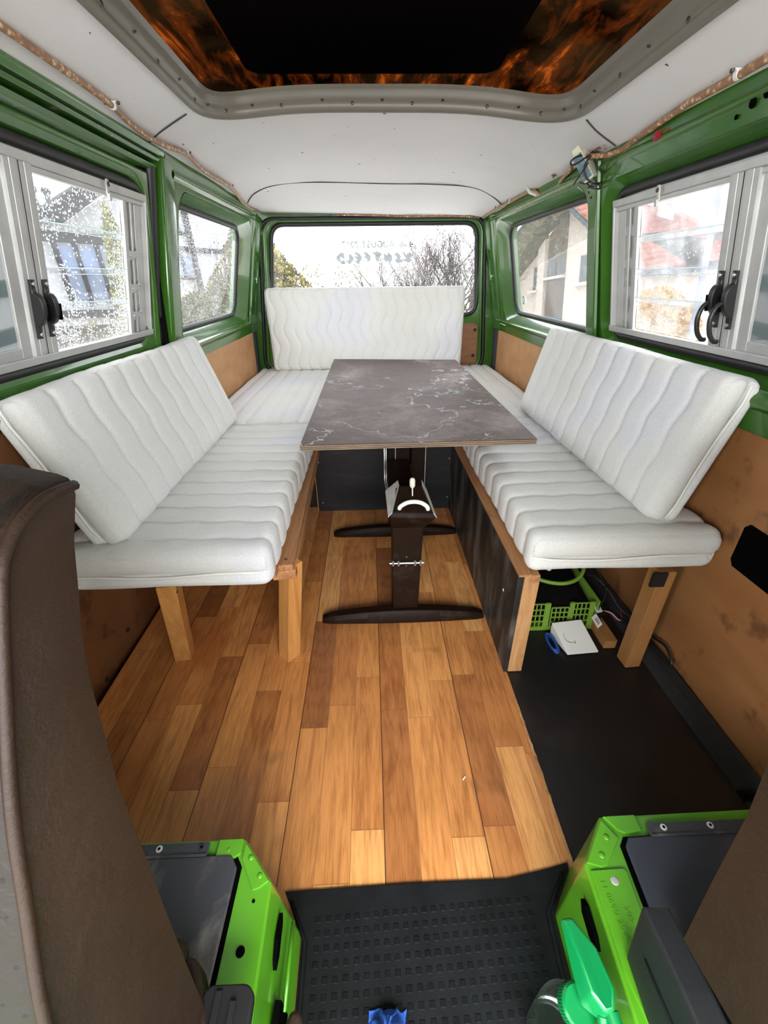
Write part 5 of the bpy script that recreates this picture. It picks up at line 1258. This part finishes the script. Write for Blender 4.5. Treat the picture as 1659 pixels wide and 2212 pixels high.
# front seats
def seat_back(side):
    if side < 0:
        xi, xo = -0.200, -0.66
        rear = [(0.258, 0.831), (0.240, 0.805), (0.227, 0.777), (0.213, 0.749), (0.202, 0.716), (0.194, 0.679), (0.181, 0.624), (0.172, 0.550), (0.160, 0.462), (0.147, 0.357), (0.136, 0.257), (0.130, 0.215)]
        front = [(0.000, 0.215), (0.020, 0.330), (0.045, 0.47), (0.071, 0.573), (0.101, 0.650), (0.123, 0.703), (0.152, 0.759), (0.172, 0.796), (0.185, 0.817), (0.196, 0.826), (0.211, 0.833), (0.233, 0.836)]
        lab = 'brown leatherette front seat back with piping on the left of the picture'
    else:
        xi, xo = 0.300, 0.74
        rear = [(0.262, 0.840), (0.235, 0.780), (0.205, 0.700), (0.185, 0.645), (0.176, 0.618), (0.167, 0.568), (0.157, 0.475), (0.1445, 0.372)]
        front = [(0.116, 0.378), (0.086, 0.386), (0.02, 0.40), (0.00, 0.43), (0.03, 0.50), (0.06, 0.60), (0.10, 0.70), (0.14, 0.78), (0.185, 0.83), (0.23, 0.848)]
        lab = 'brown leatherette front seat back cut off by the right edge of the picture'
    prof = rear + front; n = len(prof)
    root = thing('front_seat', ((xi + xo) / 2, 0.1, 0.2), lab, 'seat')
    mb = MB(); sg = -1 if side < 0 else 1; w = abs(xo - xi); rings = []
    yc = sum(p[0] for p in prof) / n
    for k, u in enumerate((0, 0.004, 0.012, 0.03, 0.10, 0.5, 0.9, 0.97, 1.0)):
        x = xi + sg * w * u; ins = (0.004, 0.001, 0, 0, 0, 0, 0, 0.002, 0.008)[k]
        blg = 0.010 * math.sin(math.pi * u)
        rg = []
        for i, (y, z) in enumerate(prof):
            zz = z; 
            s_ = max(0.0, math.sin(math.pi * u)) ** 0.5; rg.append((x, y + (yc - y) * ins * 6 + (blg if y > 0.12 else -blg) + (0.020 * s_ if (z > 0.79 and y > 0.2) else 0), zz - ins * 1.5 + (0.018 * s_ if z > 0.81 else 0)))
        rings.append(rg)
    mb.loft(rings, True, 0, True)
    # perforated top and front faces get the perforated cover
    o = mb.build('backrest', ['leather', 'leather_perf'], root, smooth=True)
    me = o.data
    for p in me.polygons:
        c = p.center
        if side < 0 and abs(p.normal.x) < 0.5 and (c.y < 0.23 and (c.z > 0.80 or p.normal.y < -0.2)) : p.material_index = 1
    mb = MB(); fpts = [(xi + (0.001 if side < 0 else -0.001), y, z) for y, z in (front if side < 0 else front[2:])] + [(xi, rear[0][0], rear[0][1])]
    mb.tube(spline(fpts, 4), 0.0035, 8); mb.build('piping', 'leather', root, smooth='all')
    return root
fs_l = seat_back(-1); fs_r = seat_back(1)
mb = MB(); mb.prism([(0.130, 0.30), (0.19, 0.285), (0.20, 0.225), (0.05, 0.215), (-0.05, 0.23), (-0.05, 0.30)], -0.235, -0.56, lambda u, v, d: (d, u, v)); mb.build('seat_cushion', 'leather', fs_l, smooth=True, bevel=0.02, seg=3)
mb = MB(); mb.prism([(0.185, 0.285), (0.17, 0.31), (0.03, 0.32), (-0.05, 0.31), (-0.05, 0.225), (0.18, 0.215)], 0.375, 0.70, lambda u, v, d: (d, u, v)); mb.build('seat_cushion', 'leather_perf', fs_r, smooth=True, bevel=0.012, seg=3)
# grey plastic shroud beside the right seat
mb = MB()
o1 = [(0.300, 0.189, 0.306), (0.300, 0.172, 0.205), (0.297, 0.120, 0.202), (0.297, -0.10, 0.202), (0.297, -0.10, 0.318), (0.300, 0.120, 0.312)]
o2 = [(x + 0.030, y - 0.004, z + (0.006 if z > 0.25 else 0)) for x, y, z in o1]
mb.loft([o1, o2], True, 0, True); sh = tag(mb.build('seat_shroud', 'grey_plastic', bevel=0.004), 'dark grey plastic cover on the seat box beside the right front seat', 'cover')
mb = MB(); mb.tube([(0.2985, 0.155, 0.262), (0.2965, 0.08, 0.266), (0.2955, -0.08, 0.270)], 0.0022, 6); mb.build('moulded_rib', 'grey_plastic', sh, smooth='all')
# belt parts lower left
bk = thing('belt_buckle', (-0.19, 0.13, 0.22), 'black seat belt buckle beside the left seat at the bottom edge', 'buckle')
mb = MB(); mb.prism(rrect(-0.060, 0.0, -0.05, 0.020, 0.014, 5), 0, 0.014, lambda u, v, d: (-0.148 + u, 0.134 + v, 0.242 + d)); mb.build('shell', 'black_plastic', bk, smooth=True, bevel=0.003)
mb = MB(); mb.box((-0.190, 0.095, 0.2565), (-0.183, 0.148, 0.2595)); mb.box((-0.172, 0.095, 0.2565), (-0.166, 0.140, 0.2595)); mb.build('ribs', 'grey_plastic', bk, bevel=0.001)
mb = MB(); mb.box((-0.20, 0.10, 0.205), (-0.165, 0.13, 0.245)); mb.build('stalk', 'black_plastic', bk)
mb = MB(); mb.prism([(-0.236, 0.178), (-0.222, 0.176), (-0.192, 0.128), (-0.20, 0.09), (-0.25, 0.10)], 0.205, 0.258, lambda u, v, d: (u, v, d))
tag(mb.build('seat_hinge_cover', 'leather', smooth=True, bevel=0.006, seg=3), 'brown padded hinge cover at the foot of the left seat back', 'cover')
lv = thing('hand_lever', (-0.105, 0.12, 0.0), 'dark brown lever knob beside the left seat box at the bottom edge', 'lever')
mb = MB(); mb.loft([[(-0.118 + 0.001 * k, 0.100, 0.19), (-0.094, 0.100, 0.19), (-0.090, 0.125, 0.19), (-0.118, 0.125, 0.19)] if k == 0 else [(-0.116, 0.120, 0.222), (-0.100, 0.120, 0.222), (-0.098, 0.140, 0.222), (-0.112, 0.140, 0.222)] for k in (0, 1)], True, 0, True)
mb.build('knob', 'leather', lv, smooth=True, bevel=0.006, seg=3)
mb = MB(); mb.tube([(-0.105, 0.11, 0.005), (-0.105, 0.113, 0.195)], 0.006, 10); mb.build('rod', 'black_plastic', lv)
mb = MB(); mb.box((-0.0895, 0.100, 0.15), (-0.086, 0.122, 0.190)); mb.build('orange_tab', 'orange', lv)

# spray bottle
sb = thing('spray_bottle', (0.225, 0.12, 0.005), 'clear spray bottle with a green trigger head at the bottom right', 'bottle')
Bx, By = 0.231, 0.142
mb = MB(); mb.lathe([(0.030, 0.0), (0.034, 0.004), (0.034, 0.090), (0.033, 0.105), (0.026, 0.135), (0.0185, 0.154), (0.017, 0.166)], (Bx, By, 0.006), (0, 0, 1), 36)
mb.build('bottle', 'clear_plastic', sb, smooth='all')
CA = V((0.10, -0.22, 1)).normalized(); CO = V((Bx, By, 0.160))
mb = MB(); mb.lathe([(0.019, 0), (0.0205, 0.002), (0.0205, 0.018), (0.018, 0.021)], CO, CA, 44)
ca = CA.orthogonal().normalized(); cb_ = CA.cross(ca)
for k in range(44):
    a = 2 * math.pi * k / 44; rd = ca * math.cos(a) + cb_ * math.sin(a); mb.obox(CO + CA * 0.010 + rd * 0.0205, (CA.cross(rd), CA, rd), (0.0005, 0.0075, 0.0004))
mb.build('collar', 'green_bottle', sb, smooth=True)
def slab(o1, o2): return MB().loft([o1, o2], True, 0, True)
lo_o = [(0.228, 0.206, 0.213), (0.246, 0.207, 0.213), (0.266, 0.176, 0.206), (0.274, 0.142, 0.196), (0.266, 0.124, 0.190), (0.249, 0.122, 0.188), (0.231, 0.136, 0.186), (0.229, 0.165, 0.196)]
hi_o = [(0.230, 0.205, 0.220), (0.244, 0.206, 0.220), (0.261, 0.176, 0.223), (0.267, 0.142, 0.220), (0.261, 0.126, 0.214), (0.250, 0.125, 0.212), (0.239, 0.140, 0.220), (0.236, 0.167, 0.224)]
slab(lo_o, hi_o).build('spray_head', 'green_bottle', sb, smooth=True, bevel=0.0035, seg=3)
mb = MB(); mb.cyl((0.2605, 0.128, 0.204), (0.2615, 0.113, 0.201), 0.0078, 0.0074, 22); nz = mb.build('nozzle', 'green_bottle', sb, smooth=True, bevel=0.0008)
mb = MB(); mb.cyl((0.2615, 0.1128, 0.201), (0.2616, 0.1122, 0.2009), 0.0012, 0.0012, 8); mb.build('nozzle_hole', 'hole', nz)
mb = MB(); mb.tube(spline([(0.252, 0.128, 0.196), (0.250, 0.116, 0.184), (0.247, 0.108, 0.166), (0.243, 0.106, 0.140)], 6), 0.0068, 10); mb.build('trigger', 'green_bottle', sb, smooth='all')

# crumpled blue cloth
mb = MB(); n = 26; vs = []; fs = []
for i in range(n + 1):
    for j in range(n + 1):
        u, v_ = i / n - .5, j / n - .5
        r = math.hypot(u, v_); hgt = 0.034 * max(0, 1 - (r * 1.9) ** 2) + 0.010 * noise.noise(V((u * 7, v_ * 7, 3))) + 0.004 * noise.noise(V((u * 22, v_ * 22, 5)))
        vs.append((0.0 + u * 0.055 + 0.006 * noise.noise(V((u * 5, v_ * 5, 9))), 0.145 + v_ * 0.06 + 0.008 * noise.noise(V((v_ * 6, u * 6, 1))), 0.006 + max(0.0005, hgt)))
for i in range(n):
    for j in range(n): a = i * (n + 1) + j; fs.append((a, a + 1, a + n + 2, a + n + 1))
mb.add(vs, fs); cl = tag(mb.build('cloth', 'blue_cloth', smooth='all'), 'crumpled blue cloth on the black rubber mat', 'cloth')
cl.modifiers.new('thick', 'SOLIDIFY').thickness = 0.0015
mb = MB(); mb.obox((0.179, 0.497, 0.0015), ((1, -1, 0), (1, 1, 0), (0, 0, 1)), (0.0012, 0.005, 0.0008)); tag(mb.build('paper_scrap', 'label_white'), 'tiny white paper scrap on the wooden floor', 'scrap')

# ================================================================== outdoors (the van stands tilted, so the outside has its own up)
GU = V((-0.0628644, 0.1164426, 0.9912059)); GF = V((0.0073702, 0.9931974, -0.1162091)); GR = V((0.9979949, 0.0, 0.0632950))
TO = Matrix(((GR.x, GF.x, GU.x, EYE.x), (GR.y, GF.y, GU.y, EYE.y), (GR.z, GF.z, GU.z, EYE.z), (0, 0, 0, 1)))
def facade_frame(O, t, flip):
    O = V(O); t = V(t) * (-1 if flip else 1); aw = GU.cross(t).normalized()
    return Matrix(((t.x, aw.x, GU.x, O.x), (t.y, aw.y, GU.y, O.y), (t.z, aw.z, GU.z, O.z), (0, 0, 0, 1)))
mb = MB(); mb.box((-60, -30, -1.75), (60, 80, -1.70)); struct(mb.build('ground', 'bounce_ground', mw=TO))
K = 2.0
def fac(mb, pts, d0, d1, sx=1): mb.prism([(sx * a * K, b * K) for a, b in pts], d0, d1, lambda u, v, d: (u, d, v)); return mb
# white chalet on the left
TL = facade_frame((-10.851404, 18.915003, -1.960272), (0.73158657, 0.68092042, -0.0335928), False)
hl = thing('house', (0, 0, 0), 'white rendered house with charcoal timber beams outside the left windows', 'house'); hl.matrix_world = TL; hl.matrix_basis = TL
def hpart(root, T, name, mat, pts, d0, d1, sx=1, bevel=0):
    mb = fac(MB(), pts, d0, d1, sx); o = mb.build(name, mat, None, mw=T.copy()); o.parent = root; o.matrix_parent_inverse = T.inverted(); return o
hpart(hl, TL, 'wall', 'render_white', [(-0.75, -0.8), (3.9, -0.8), (3.9, 2.9), (2.9, 3.9), (1.30, 3.30), (-0.60, 2.16), (-0.75, 2.1)], 0.0, 6.0)
hpart(hl, TL, 'roof_overhang', 'beam', [(-0.78, 2.33), (-0.43, 2.52), (0.77, 3.28), (1.6, 3.8), (1.75, 3.62), (0.67, 2.95), (-0.12, 2.43), (-0.50, 2.22)], -1.0, 0.0)
hpart(hl, TL, 'roof_panel', 'flue', [(-0.78, 2.34), (-0.43, 2.53), (0.77, 3.29), (1.6, 3.81), (1.62, 3.84), (0.77, 3.33), (-0.43, 2.57), (-0.80, 2.37)], -1.2, 3.0)
hpart(hl, TL, 'horizontal_beam', 'beam', [(-0.75, 2.24), (0.98, 2.25), (0.98, 2.10), (-0.75, 2.09)], -0.25, 0.0)
hpart(hl, TL, 'horizontal_beam', 'beam', [(1.10, 2.17), (3.9, 2.13), (3.9, 2.06), (1.10, 2.08)], -0.2, 0.0)
hpart(hl, TL, 'post', 'beam', [(2.12, 3.3), (2.21, 3.3), (2.25, -0.8), (2.16, -0.8)], -0.25, 0.0)
for a, b in ((-0.36, -0.12), (-0.06, 0.24), (0.31, 0.60)):
    f = hpart(hl, TL, 'window', 'win_blue', [(a, 1.56), (b, 1.56), (b, 2.04), (a, 2.04)], -0.06, 0.0)
    hpart(hl, TL, 'balcony_panel', 'panel_blue', [(a, 1.12), (b, 1.12), (b, 1.55), (a, 1.55)], -0.10, -0.02)
for s_ in (-0.42, -0.09, 0.275, 0.63):
    hpart(hl, TL, 'window_post', 'beam', [(s_ - 0.035, 1.0), (s_ + 0.035, 1.0), (s_ + 0.035, 2.10), (s_ - 0.035, 2.10)], -0.22, 0.0)
hpart(hl, TL, 'lower_beam', 'beam', [(-0.9, 0.93), (0.9, 0.93), (0.9, 0.80), (-0.9, 0.80)], -0.3, 0.0)
hpart(hl, TL, 'lower_beam', 'beam', [(-0.9, 0.66), (0.9, 0.66), (0.9, 0.25), (-0.9, 0.25)], -0.1, 0.0)
for a, b in ((1.56, 1.88), (1.94, 2.10)):
    hpart(hl, TL, 'window', 'win_blue', [(a, 1.60), (b, 1.60), (b, 2.00), (a, 2.00)], -0.05, 0.0)
hpart(hl, TL, 'window_frame', 'beam', [(1.88, 1.56), (1.94, 1.56), (1.94, 2.04), (1.88, 2.04)], -0.1, 0.0)
hpart(hl, TL, 'window_sill', 'beam', [(1.50, 1.52), (2.14, 1.52), (2.14, 1.56), (1.50, 1.56)], -0.15, 0.0)
hpart(hl, TL, 'window', 'win_blue', [(1.74, 2.50), (2.04, 2.48), (2.04, 2.86), (1.80, 2.96)], -0.05, 0.0)
hpart(hl, TL, 'window_sill', 'beam', [(1.70, 2.38), (2.12, 2.38), (2.12, 2.45), (1.70, 2.45)], -0.12, 0.0)
hpart(hl, TL, 'window', 'win_blue', [(2.93, 1.45), (3.35, 1.45), (3.35, 1.98), (2.93, 1.98)], -0.05, 0.0)
hpart(hl, TL, 'window_frame', 'beam', [(2.86, 1.40), (2.93, 1.40), (2.93, 2.05), (2.86, 2.05)], -0.1, 0.0)
for a, b, n_ in ((-0.41, -0.33, 0), (-0.20, -0.13, 1)):
    mb = MB(); mb.cyl((a * K, 0.6, 2.2 * K), (a * K, 0.6, 2.93 * K), 0.075 * 1.3, n=12)
    for zz in (2.94, 2.965, 2.99): mb.cyl((a * K, 0.6, zz * K), (a * K, 0.6, zz * K + 0.025), 0.16, n=12)
    mb.cyl((a * K, 0.6, 2.93 * K), (a * K, 0.6, 3.0 * K), 0.05, n=8)
    o = mb.build('flue_pipe', 'flue', None, mw=TL.copy()); o.parent = hl; o.matrix_parent_inverse = TL.inverted()
# cream house right
TR = facade_frame((8.979709, 22.163640, -1.084176), (-0.55431748, 0.8218195, -0.13169978), True)
hr = thing('house', (0, 0, 0), 'cream roughcast house with mossy eaves and brown cladding outside the rear right window', 'house'); hr.matrix_basis = TR
wallp = [(2.2, -0.8), (2.2, 0.35), (1.14, 1.05), (0.60, 1.47), (0.30, 1.82), (-0.25, 2.28), (-0.39, 2.26), (-1.12, 1.57), (-1.12, -0.8)]
hpart(hr, TR, 'wall', 'render_cream', wallp, 0.0, 0.5, -1)
hpart(hr, TR, 'eaves', 'soffit', [(2.2, 0.30), (1.14, 1.02), (0.55, 1.49), (0.25, 1.80), (0.25, 1.88), (-0.26, 2.20), (-0.30, 2.42), (-0.18, 2.44), (0.26, 2.24), (0.97, 1.72), (1.19, 1.50), (2.2, 0.75)], -1.2, 0.0, -1)
hpart(hr, TR, 'gutter_edge', 'flue', [(-0.20, 2.47), (0.26, 2.28), (0.97, 1.76), (2.2, 0.79), (2.2, 0.75), (0.97, 1.72), (0.26, 2.24), (-0.18, 2.44)], -1.3, 0.6, -1)
hpart(hr, TR, 'cladding', 'clad', [(0.22, -0.8), (0.22, 1.86), (-0.25, 2.2), (-0.25, -0.8)], -0.05, 0.0, -1)
hpart(hr, TR, 'window', 'win_dark', [(0.18, 0.99), (0.18, 1.32), (-0.25, 1.32), (-0.25, 0.99)], -0.09, -0.04, -1)
hpart(hr, TR, 'window_frame', 'win_red', [(-0.01, 0.99), (-0.01, 1.32), (-0.05, 1.32), (-0.05, 0.99)], -0.12, -0.04, -1)
hpart(hr, TR, 'window_sill', 'render_cream', [(0.24, 0.93), (0.24, 0.98), (-0.27, 0.98), (-0.27, 0.93)], -0.35, 0.0, -1)
hpart(hr, TR, 'window', 'win_dark', [(-0.62, 0.79), (-0.62, 1.30), (-1.0, 1.30), (-1.0, 0.79)], -0.04, 0.0, -1)
hpart(hr, TR, 'window_frame', 'win_red', [(-0.86, 0.79), (-0.86, 1.30), (-0.98, 1.30), (-0.98, 0.79)], -0.07, 0.0, -1)
hpart(hr, TR, 'window_sill', 'render_cream', [(-0.54, 0.70), (-0.54, 0.76), (-1.05, 0.76), (-1.05, 0.70)], -0.3, 0.0, -1)
hpart(hr, TR, 'window_reveal', 'render_white', [(-0.57, 0.76), (-0.57, 1.33), (-0.62, 1.33), (-0.62, 0.76)], -0.02, 0.0, -1)
hpart(hr, TR, 'window', 'win_dark', [(0.60, 0.76), (0.60, 1.26), (0.45, 1.26), (0.45, 0.76)], -0.04, 0.0, -1)
hpart(hr, TR, 'window_sill', 'render_cream', [(0.68, 0.70), (0.68, 0.75), (0.42, 0.75), (0.42, 0.70)], -0.3, 0.0, -1)
hpart(hr, TR, 'wall_pier', 'render_cream', [(0.44, -0.8), (0.44, 1.62), (0.26, 1.88), (0.24, -0.8)], -0.22, 0.0, -1)
hpart(hr, TR, 'window', 'win_dark', [(0.20, -0.3), (0.20, 0.13), (-0.25, 0.13), (-0.25, -0.3)], -0.09, -0.04, -1)
mb = MB(); mb.add([(0.30 * K, -0.9, 2.52 * K), (1.25 * K, -0.9, 1.65 * K), (1.25 * K, 0.5, 1.95 * K), (0.30 * K, 0.5, 2.8 * K), (0.30 * K, -0.9, 2.46 * K), (1.25 * K, -0.9, 1.59 * K), (1.25 * K, 0.5, 1.89 * K), (0.30 * K, 0.5, 2.74 * K)],
                   [(0, 1, 2, 3), (4, 7, 6, 5), (0, 4, 5, 1), (1, 5, 6, 2), (2, 6, 7, 3), (3, 7, 4, 0)])
o = mb.build('tiled_roof', 'tiles', None, mw=TR.copy()); o.parent = hr; o.matrix_parent_inverse = TR.inverted()
hpart(hr, TR, 'verge_board', 'flue', [(-0.30, 2.40), (-0.36, 2.28), (-1.25, 1.45), (-1.25, 1.57)], -0.95, -0.7, -1)
# red roofed house behind
TQ = facade_frame((17.375996, 26.793478, -1.095559), (-0.55431748, 0.8218195, -0.13169978), True)
hq = thing('house', (0, 0, 0), 'house with red tiled roofs and a pale chimney outside the right louvre window', 'house'); hq.matrix_basis = TQ
hpart(hq, TQ, 'tiled_roof', 'tiles', [(2.6, 3.35), (1.22, 3.0), (0.46, 2.72), (-0.67, 2.02), (-1.0, 1.84), (-0.9, 1.7), (0.5, 2.10), (1.25, 2.24), (2.6, 2.3)], -0.2, 1.8, -1)
hpart(hq, TQ, 'shingle_gable', 'ivy', [(2.6, 2.35), (1.25, 2.28), (0.5, 2.18), (-0.90, 1.80), (-1.45, 1.72), (-1.6, 1.10), (-0.5, 1.10), (0.4, 1.60), (1.3, 2.0), (2.6, 2.1)], -0.1, 1.5, -1)
hpart(hq, TQ, 'tiled_roof', 'tiles', [(2.6, 2.6), (1.15, 2.25), (0.37, 1.80), (-0.52, 1.18), (-0.52, 1.12), (1.15, 1.20), (2.6, 1.25)], -1.4, -0.3, -1)
hpart(hq, TQ, 'tiled_roof', 'tiles', [(-1.02, 1.36), (-1.2, 1.58), (-1.9, 1.75), (-2.6, 1.2), (-1.1, 1.12)], -1.0, 0.2, -1)
hpart(hq, TQ, 'wall', 'render_cream', [(2.6, -0.8), (2.6, 1.3), (-2.6, 1.15), (-2.6, -0.8)], 0.0, 4.0, -1)
hpart(hq, TQ, 'dark_eaves', 'ivy', [(1.1, 1.24), (-1.9, 1.14), (-1.9, 0.92), (0.15, 1.00), (0.9, 1.12)], -0.4, 0.0, -1)
hpart(hq, TQ, 'chimney', 'chimney', [(0.46, 2.5), (0.46, 2.96), (0.09, 2.93), (0.06, 2.3)], -0.5, 0.3, -1)
hpart(hq, TQ, 'chimney_cap', 'chimney', [(0.52, 2.96), (0.52, 3.0), (0.03, 2.98), (0.03, 2.93)], -0.6, 0.4, -1)
mb = MB()
for s_ in (0.0, -0.42, -0.84): mb.tube([((-0.75 + s_ * -0.0 + s_ * 0.5) * K, -1.8, 1.1 * K), ((-0.75 + s_ * 0.5) * K, -1.8, 1.95 * K)], 0.035, 6)
mb.tube([(-1.05 * K, -1.8, 1.2 * K), (-0.70 * K, -1.8, 1.2 * K)], 0.03, 6)
o = mb.build('roof_ladder', 'flue', None, mw=TQ.copy()); o.parent = hq; o.matrix_parent_inverse = TQ.inverted()
mb = MB(); D = 13.0; mb.cyl((0.712 * D, D, -1.7), (0.712 * D, D, 5.5), 0.085, 0.075, 14)
tag(mb.build('lamp_post', 'pole_grey', smooth=True, mw=TO), 'slim grey pole in front of the red roofs outside the right louvre window', 'pole')

# ---------- vegetation
def leaves(mb, cen, rad, n, size, r, shape=None, aspect=0.5):
    cen = V(cen); rad = V(rad)
    for _ in range(n):
        while True:
            p = V((r.uniform(-1, 1), r.uniform(-1, 1), r.uniform(-1, 1)))
            if p.length < 1 and (p.length > 0.45 or r.random() < 0.3): break
        if shape: p = shape(p)
        c = cen + V((p.x * rad.x, p.y * rad.y, p.z * rad.z))
        a = V((r.gauss(0, 1), r.gauss(0, 1), r.gauss(0, 1))).normalized(); b = a.orthogonal().normalized(); b.rotate(Matrix.Rotation(r.uniform(0, 6.28), 3, a))
        s = size * r.uniform(0.6, 1.3)
        a = a * s; b = b * s * aspect
        k = len(mb.v); mb.v += [tuple(c - a), tuple(c + b), tuple(c + a), tuple(c - b)]; mb.f.append((k, k + 1, k + 2, k + 3)); mb.mi.append(0)
def plant_tree(name, base, label, cat, lf, size, cen, rad, n, seed, shape=None, stems=7, mat='leaf_yg', bark='twig_brown', group=None, aspect=0.5):
    r = random.Random(seed); root = thing(name, (0, 0, 0), label, cat, group); root.matrix_basis = TO
    mb = MB(); leaves(mb, cen, rad, n, size, r, shape, aspect)
    me = bpy.data.meshes.new('foliage'); me.from_pydata(mb.v, [], mb.f); me.materials.append(M[mat])
    o = bpy.data.objects.new('foliage', me); COL.objects.link(o); o.parent = root; o['kind'] = 'stuff'
    mb = MB(); b = V(base)
    for k in range(stems):
        p = V((r.uniform(-.7, .7) * rad[0], r.uniform(-.7, .7) * rad[1], r.uniform(-0.2, .8) * rad[2])) + V(cen)
        m_ = (b + p) / 2 + V((r.uniform(-.1, .1), r.uniform(-.1, .1), 0.1)) * rad[2] * 0.5
        mb.tube(spline([b, m_, p], 4), [0.04 * size * 10 * (1 - 0.8 * i / 8) * 0.35 for i in range(9)], 5)
    o = mb.build('stems', bark, None, mw=TO.copy()); o.parent = root; o.matrix_parent_inverse = TO.inverted(); return root
cone = lambda p: V((p.x * (0.5 - 0.5 * p.z) ** 0.8, p.y * (0.5 - 0.5 * p.z) ** 0.8, p.z))
D = 5.5
plant_tree('conifer', (-0.515 * D, D, -1.7), 'narrow yellow green conifer in front of the white house', 'tree', 1, 0.035, (-0.505 * D, D, 0.02 * D), (0.22, 0.22, 1.45), 9000, 11,
           lambda p: V((p.x * (0.95 - 0.6 * max(p.z, 0) ** 1.5), p.y, p.z)), 5, 'leaf_yg')
D = 6.5
plant_tree('hedge', (-0.37 * D, D, -1.7), 'olive green leafy bush below the rear left window', 'bush', 1, 0.03, (-0.365 * D, D, 0.0), (0.085 * D, 0.5, 0.118 * D), 14000, 12, None, 8, 'leaf_olive')
D = 10
plant_tree('conifer', (-0.21 * D, D, -1.7), 'golden conifer sloping down behind the left part of the tailgate window', 'tree', 1, 0.055, (-0.235 * D, D, 0.0), (0.21 * D, 0.9, 0.30 * D), 30000, 13,
           lambda p: V((p.x * (0.98 - 1.08 * max(min(p.z, 0.86), -0.2)), p.y, p.z)), 6, 'leaf_con')
D = 14
plant_tree('forsythia', (0.63 * D, D, -1.7), 'yellow flowering forsythia bush outside the right louvre window', 'bush', 1, 0.05, (0.622 * D, D, -0.062 * D), (0.105 * D, 0.9, 0.115 * D), 15000, 14, None, 12, 'petal', 'twig_brown')

def branchy(name, base, d0, L, r0, seed, label, mat, depth=5, spread=0.6, nchild=3, buds=0, budmat='bud', cat='tree', group=None, budsize=0.02, up=0.15, bare_first=False):
    r = random.Random(seed); mb = MB(); tips = []
    def rec(p, d, L, rad, dep):
        pts = [p]; q = p; dd = d.copy()
        for k in range(3):
            dd = (dd + V((r.uniform(-1, 1), r.uniform(-1, 1), r.uniform(-1, 1))) * 0.16 + V((0, 0, up * 0.3))).normalized(); q = q + dd * L / 3; pts.append(q)
        rr = [rad, rad * .88, rad * .76, rad * .62]
        mb.tube(pts, rr, 5 if dep > 2 else 3)
        if dep <= 3: tips.extend(pts[1:])
        if dep == 0: return
        for k in range(nchild + (1 if r.random() < 0.4 else 0)):
            t_ = r.uniform(0.35, 1.0) if k else 1.0
            i0 = min(int(t_ * 3), 2); st = pts[i0].lerp(pts[i0 + 1], t_ * 3 - i0)
            nd = (dd + V((r.uniform(-1, 1), r.uniform(-1, 1), r.uniform(-.6, 1))) * spread).normalized()
            rec(st, nd, L * r.uniform(0.6, 0.85), rad * (0.65 if k == 0 else 0.54), dep - 1)
    for d_ in d0: rec(V(base), V(d_).normalized(), L, r0, depth)
    root = thing(name, (0, 0, 0), label, cat, group); root.matrix_basis = TO
    o = mb.build('branches', mat, None, mw=TO.copy()); o.parent = root; o.matrix_parent_inverse = TO.inverted()
    if buds:
        m2 = MB()
        for _ in range(buds):
            c = tips[r.randrange(len(tips))] + V((r.uniform(-1, 1), r.uniform(-1, 1), r.uniform(-1, 1))) * budsize * 2.5
            a = V((r.gauss(0, 1), r.gauss(0, 1), r.gauss(0, 1))).normalized() * budsize; b = a.orthogonal() * 0.5
            k = len(m2.v); m2.v += [tuple(c - a), tuple(c + b), tuple(c + a), tuple(c - b)]; m2.f.append((k, k + 1, k + 2, k + 3)); m2.mi.append(0)
        me = bpy.data.meshes.new('buds'); me.from_pydata(m2.v, [], m2.f); me.materials.append(M[budmat])
        o = bpy.data.objects.new('buds', me); COL.objects.link(o); o.parent = root; o['kind'] = 'stuff'
    return root
D = 12
branchy('bare_tree', (0.13 * D, D, -1.7), [(0.30, 0, 1), (-0.3, 0.1, 1), (0.05, 0.1, 1), (0.5, 0.0, 0.95), (-0.75, 0, 0.9), (-1.1, 0, 0.75)], 1.45, 0.06, 21, 'bare spreading tree with reddish buds behind the right part of the tailgate window', 'bark', 6, 0.78, 3, 4200, 'bud', budsize=0.022, up=0.1)
branchy('bare_tree', (0.03 * D, D * 1.02, -1.7), [(-0.45, 0, 1), (0.3, 0.1, 1), (-0.1, 0.1, 1), (-1.0, 0.0, 0.8), (0.8, 0, 0.9)], 1.2, 0.03, 25, 'lower thinner bare tree behind the middle of the tailgate window', 'bark', 6, 0.6, 3, 1500, 'bud', budsize=0.02)
D = 8
branchy('shrub', (-0.115 * D, D, -1.2), [(-0.35, 0, 1), (-0.05, 0, 1), (0.2, 0.0, 1)], 0.85, 0.016, 22, 'thin leafy rose shoots beside the golden conifer behind the tailgate', 'twig_brown', 4, 0.5, 2, 500, 'leaf_olive', 'shrub', budsize=0.028)
D = 6.2
branchy('shrub', (-0.32 * D, D, -0.9), [(-0.1, 0, 1), (0.15, 0.1, 1), (0.3, 0, 1)], 0.75, 0.012, 23, 'bare brown twigs rising above the olive bush outside the rear left window', 'twig_brown', 4, 0.35, 2, 150, 'bud', 'shrub', budsize=0.014)
D = 4.5
branchy('shrub', (-0.64 * D, D, -1.1), [(-0.1, 0, 1), (0.15, 0.1, 1), (0.02, 0, 1), (-0.25, 0.1, 1), (0.25, 0, 1)], 0.55, 0.010, 24, 'bare yellow brown shrub outside the left louvre window', 'twig_yellow', 4, 0.45, 3, 500, 'leaf_yg', 'shrub', budsize=0.012)
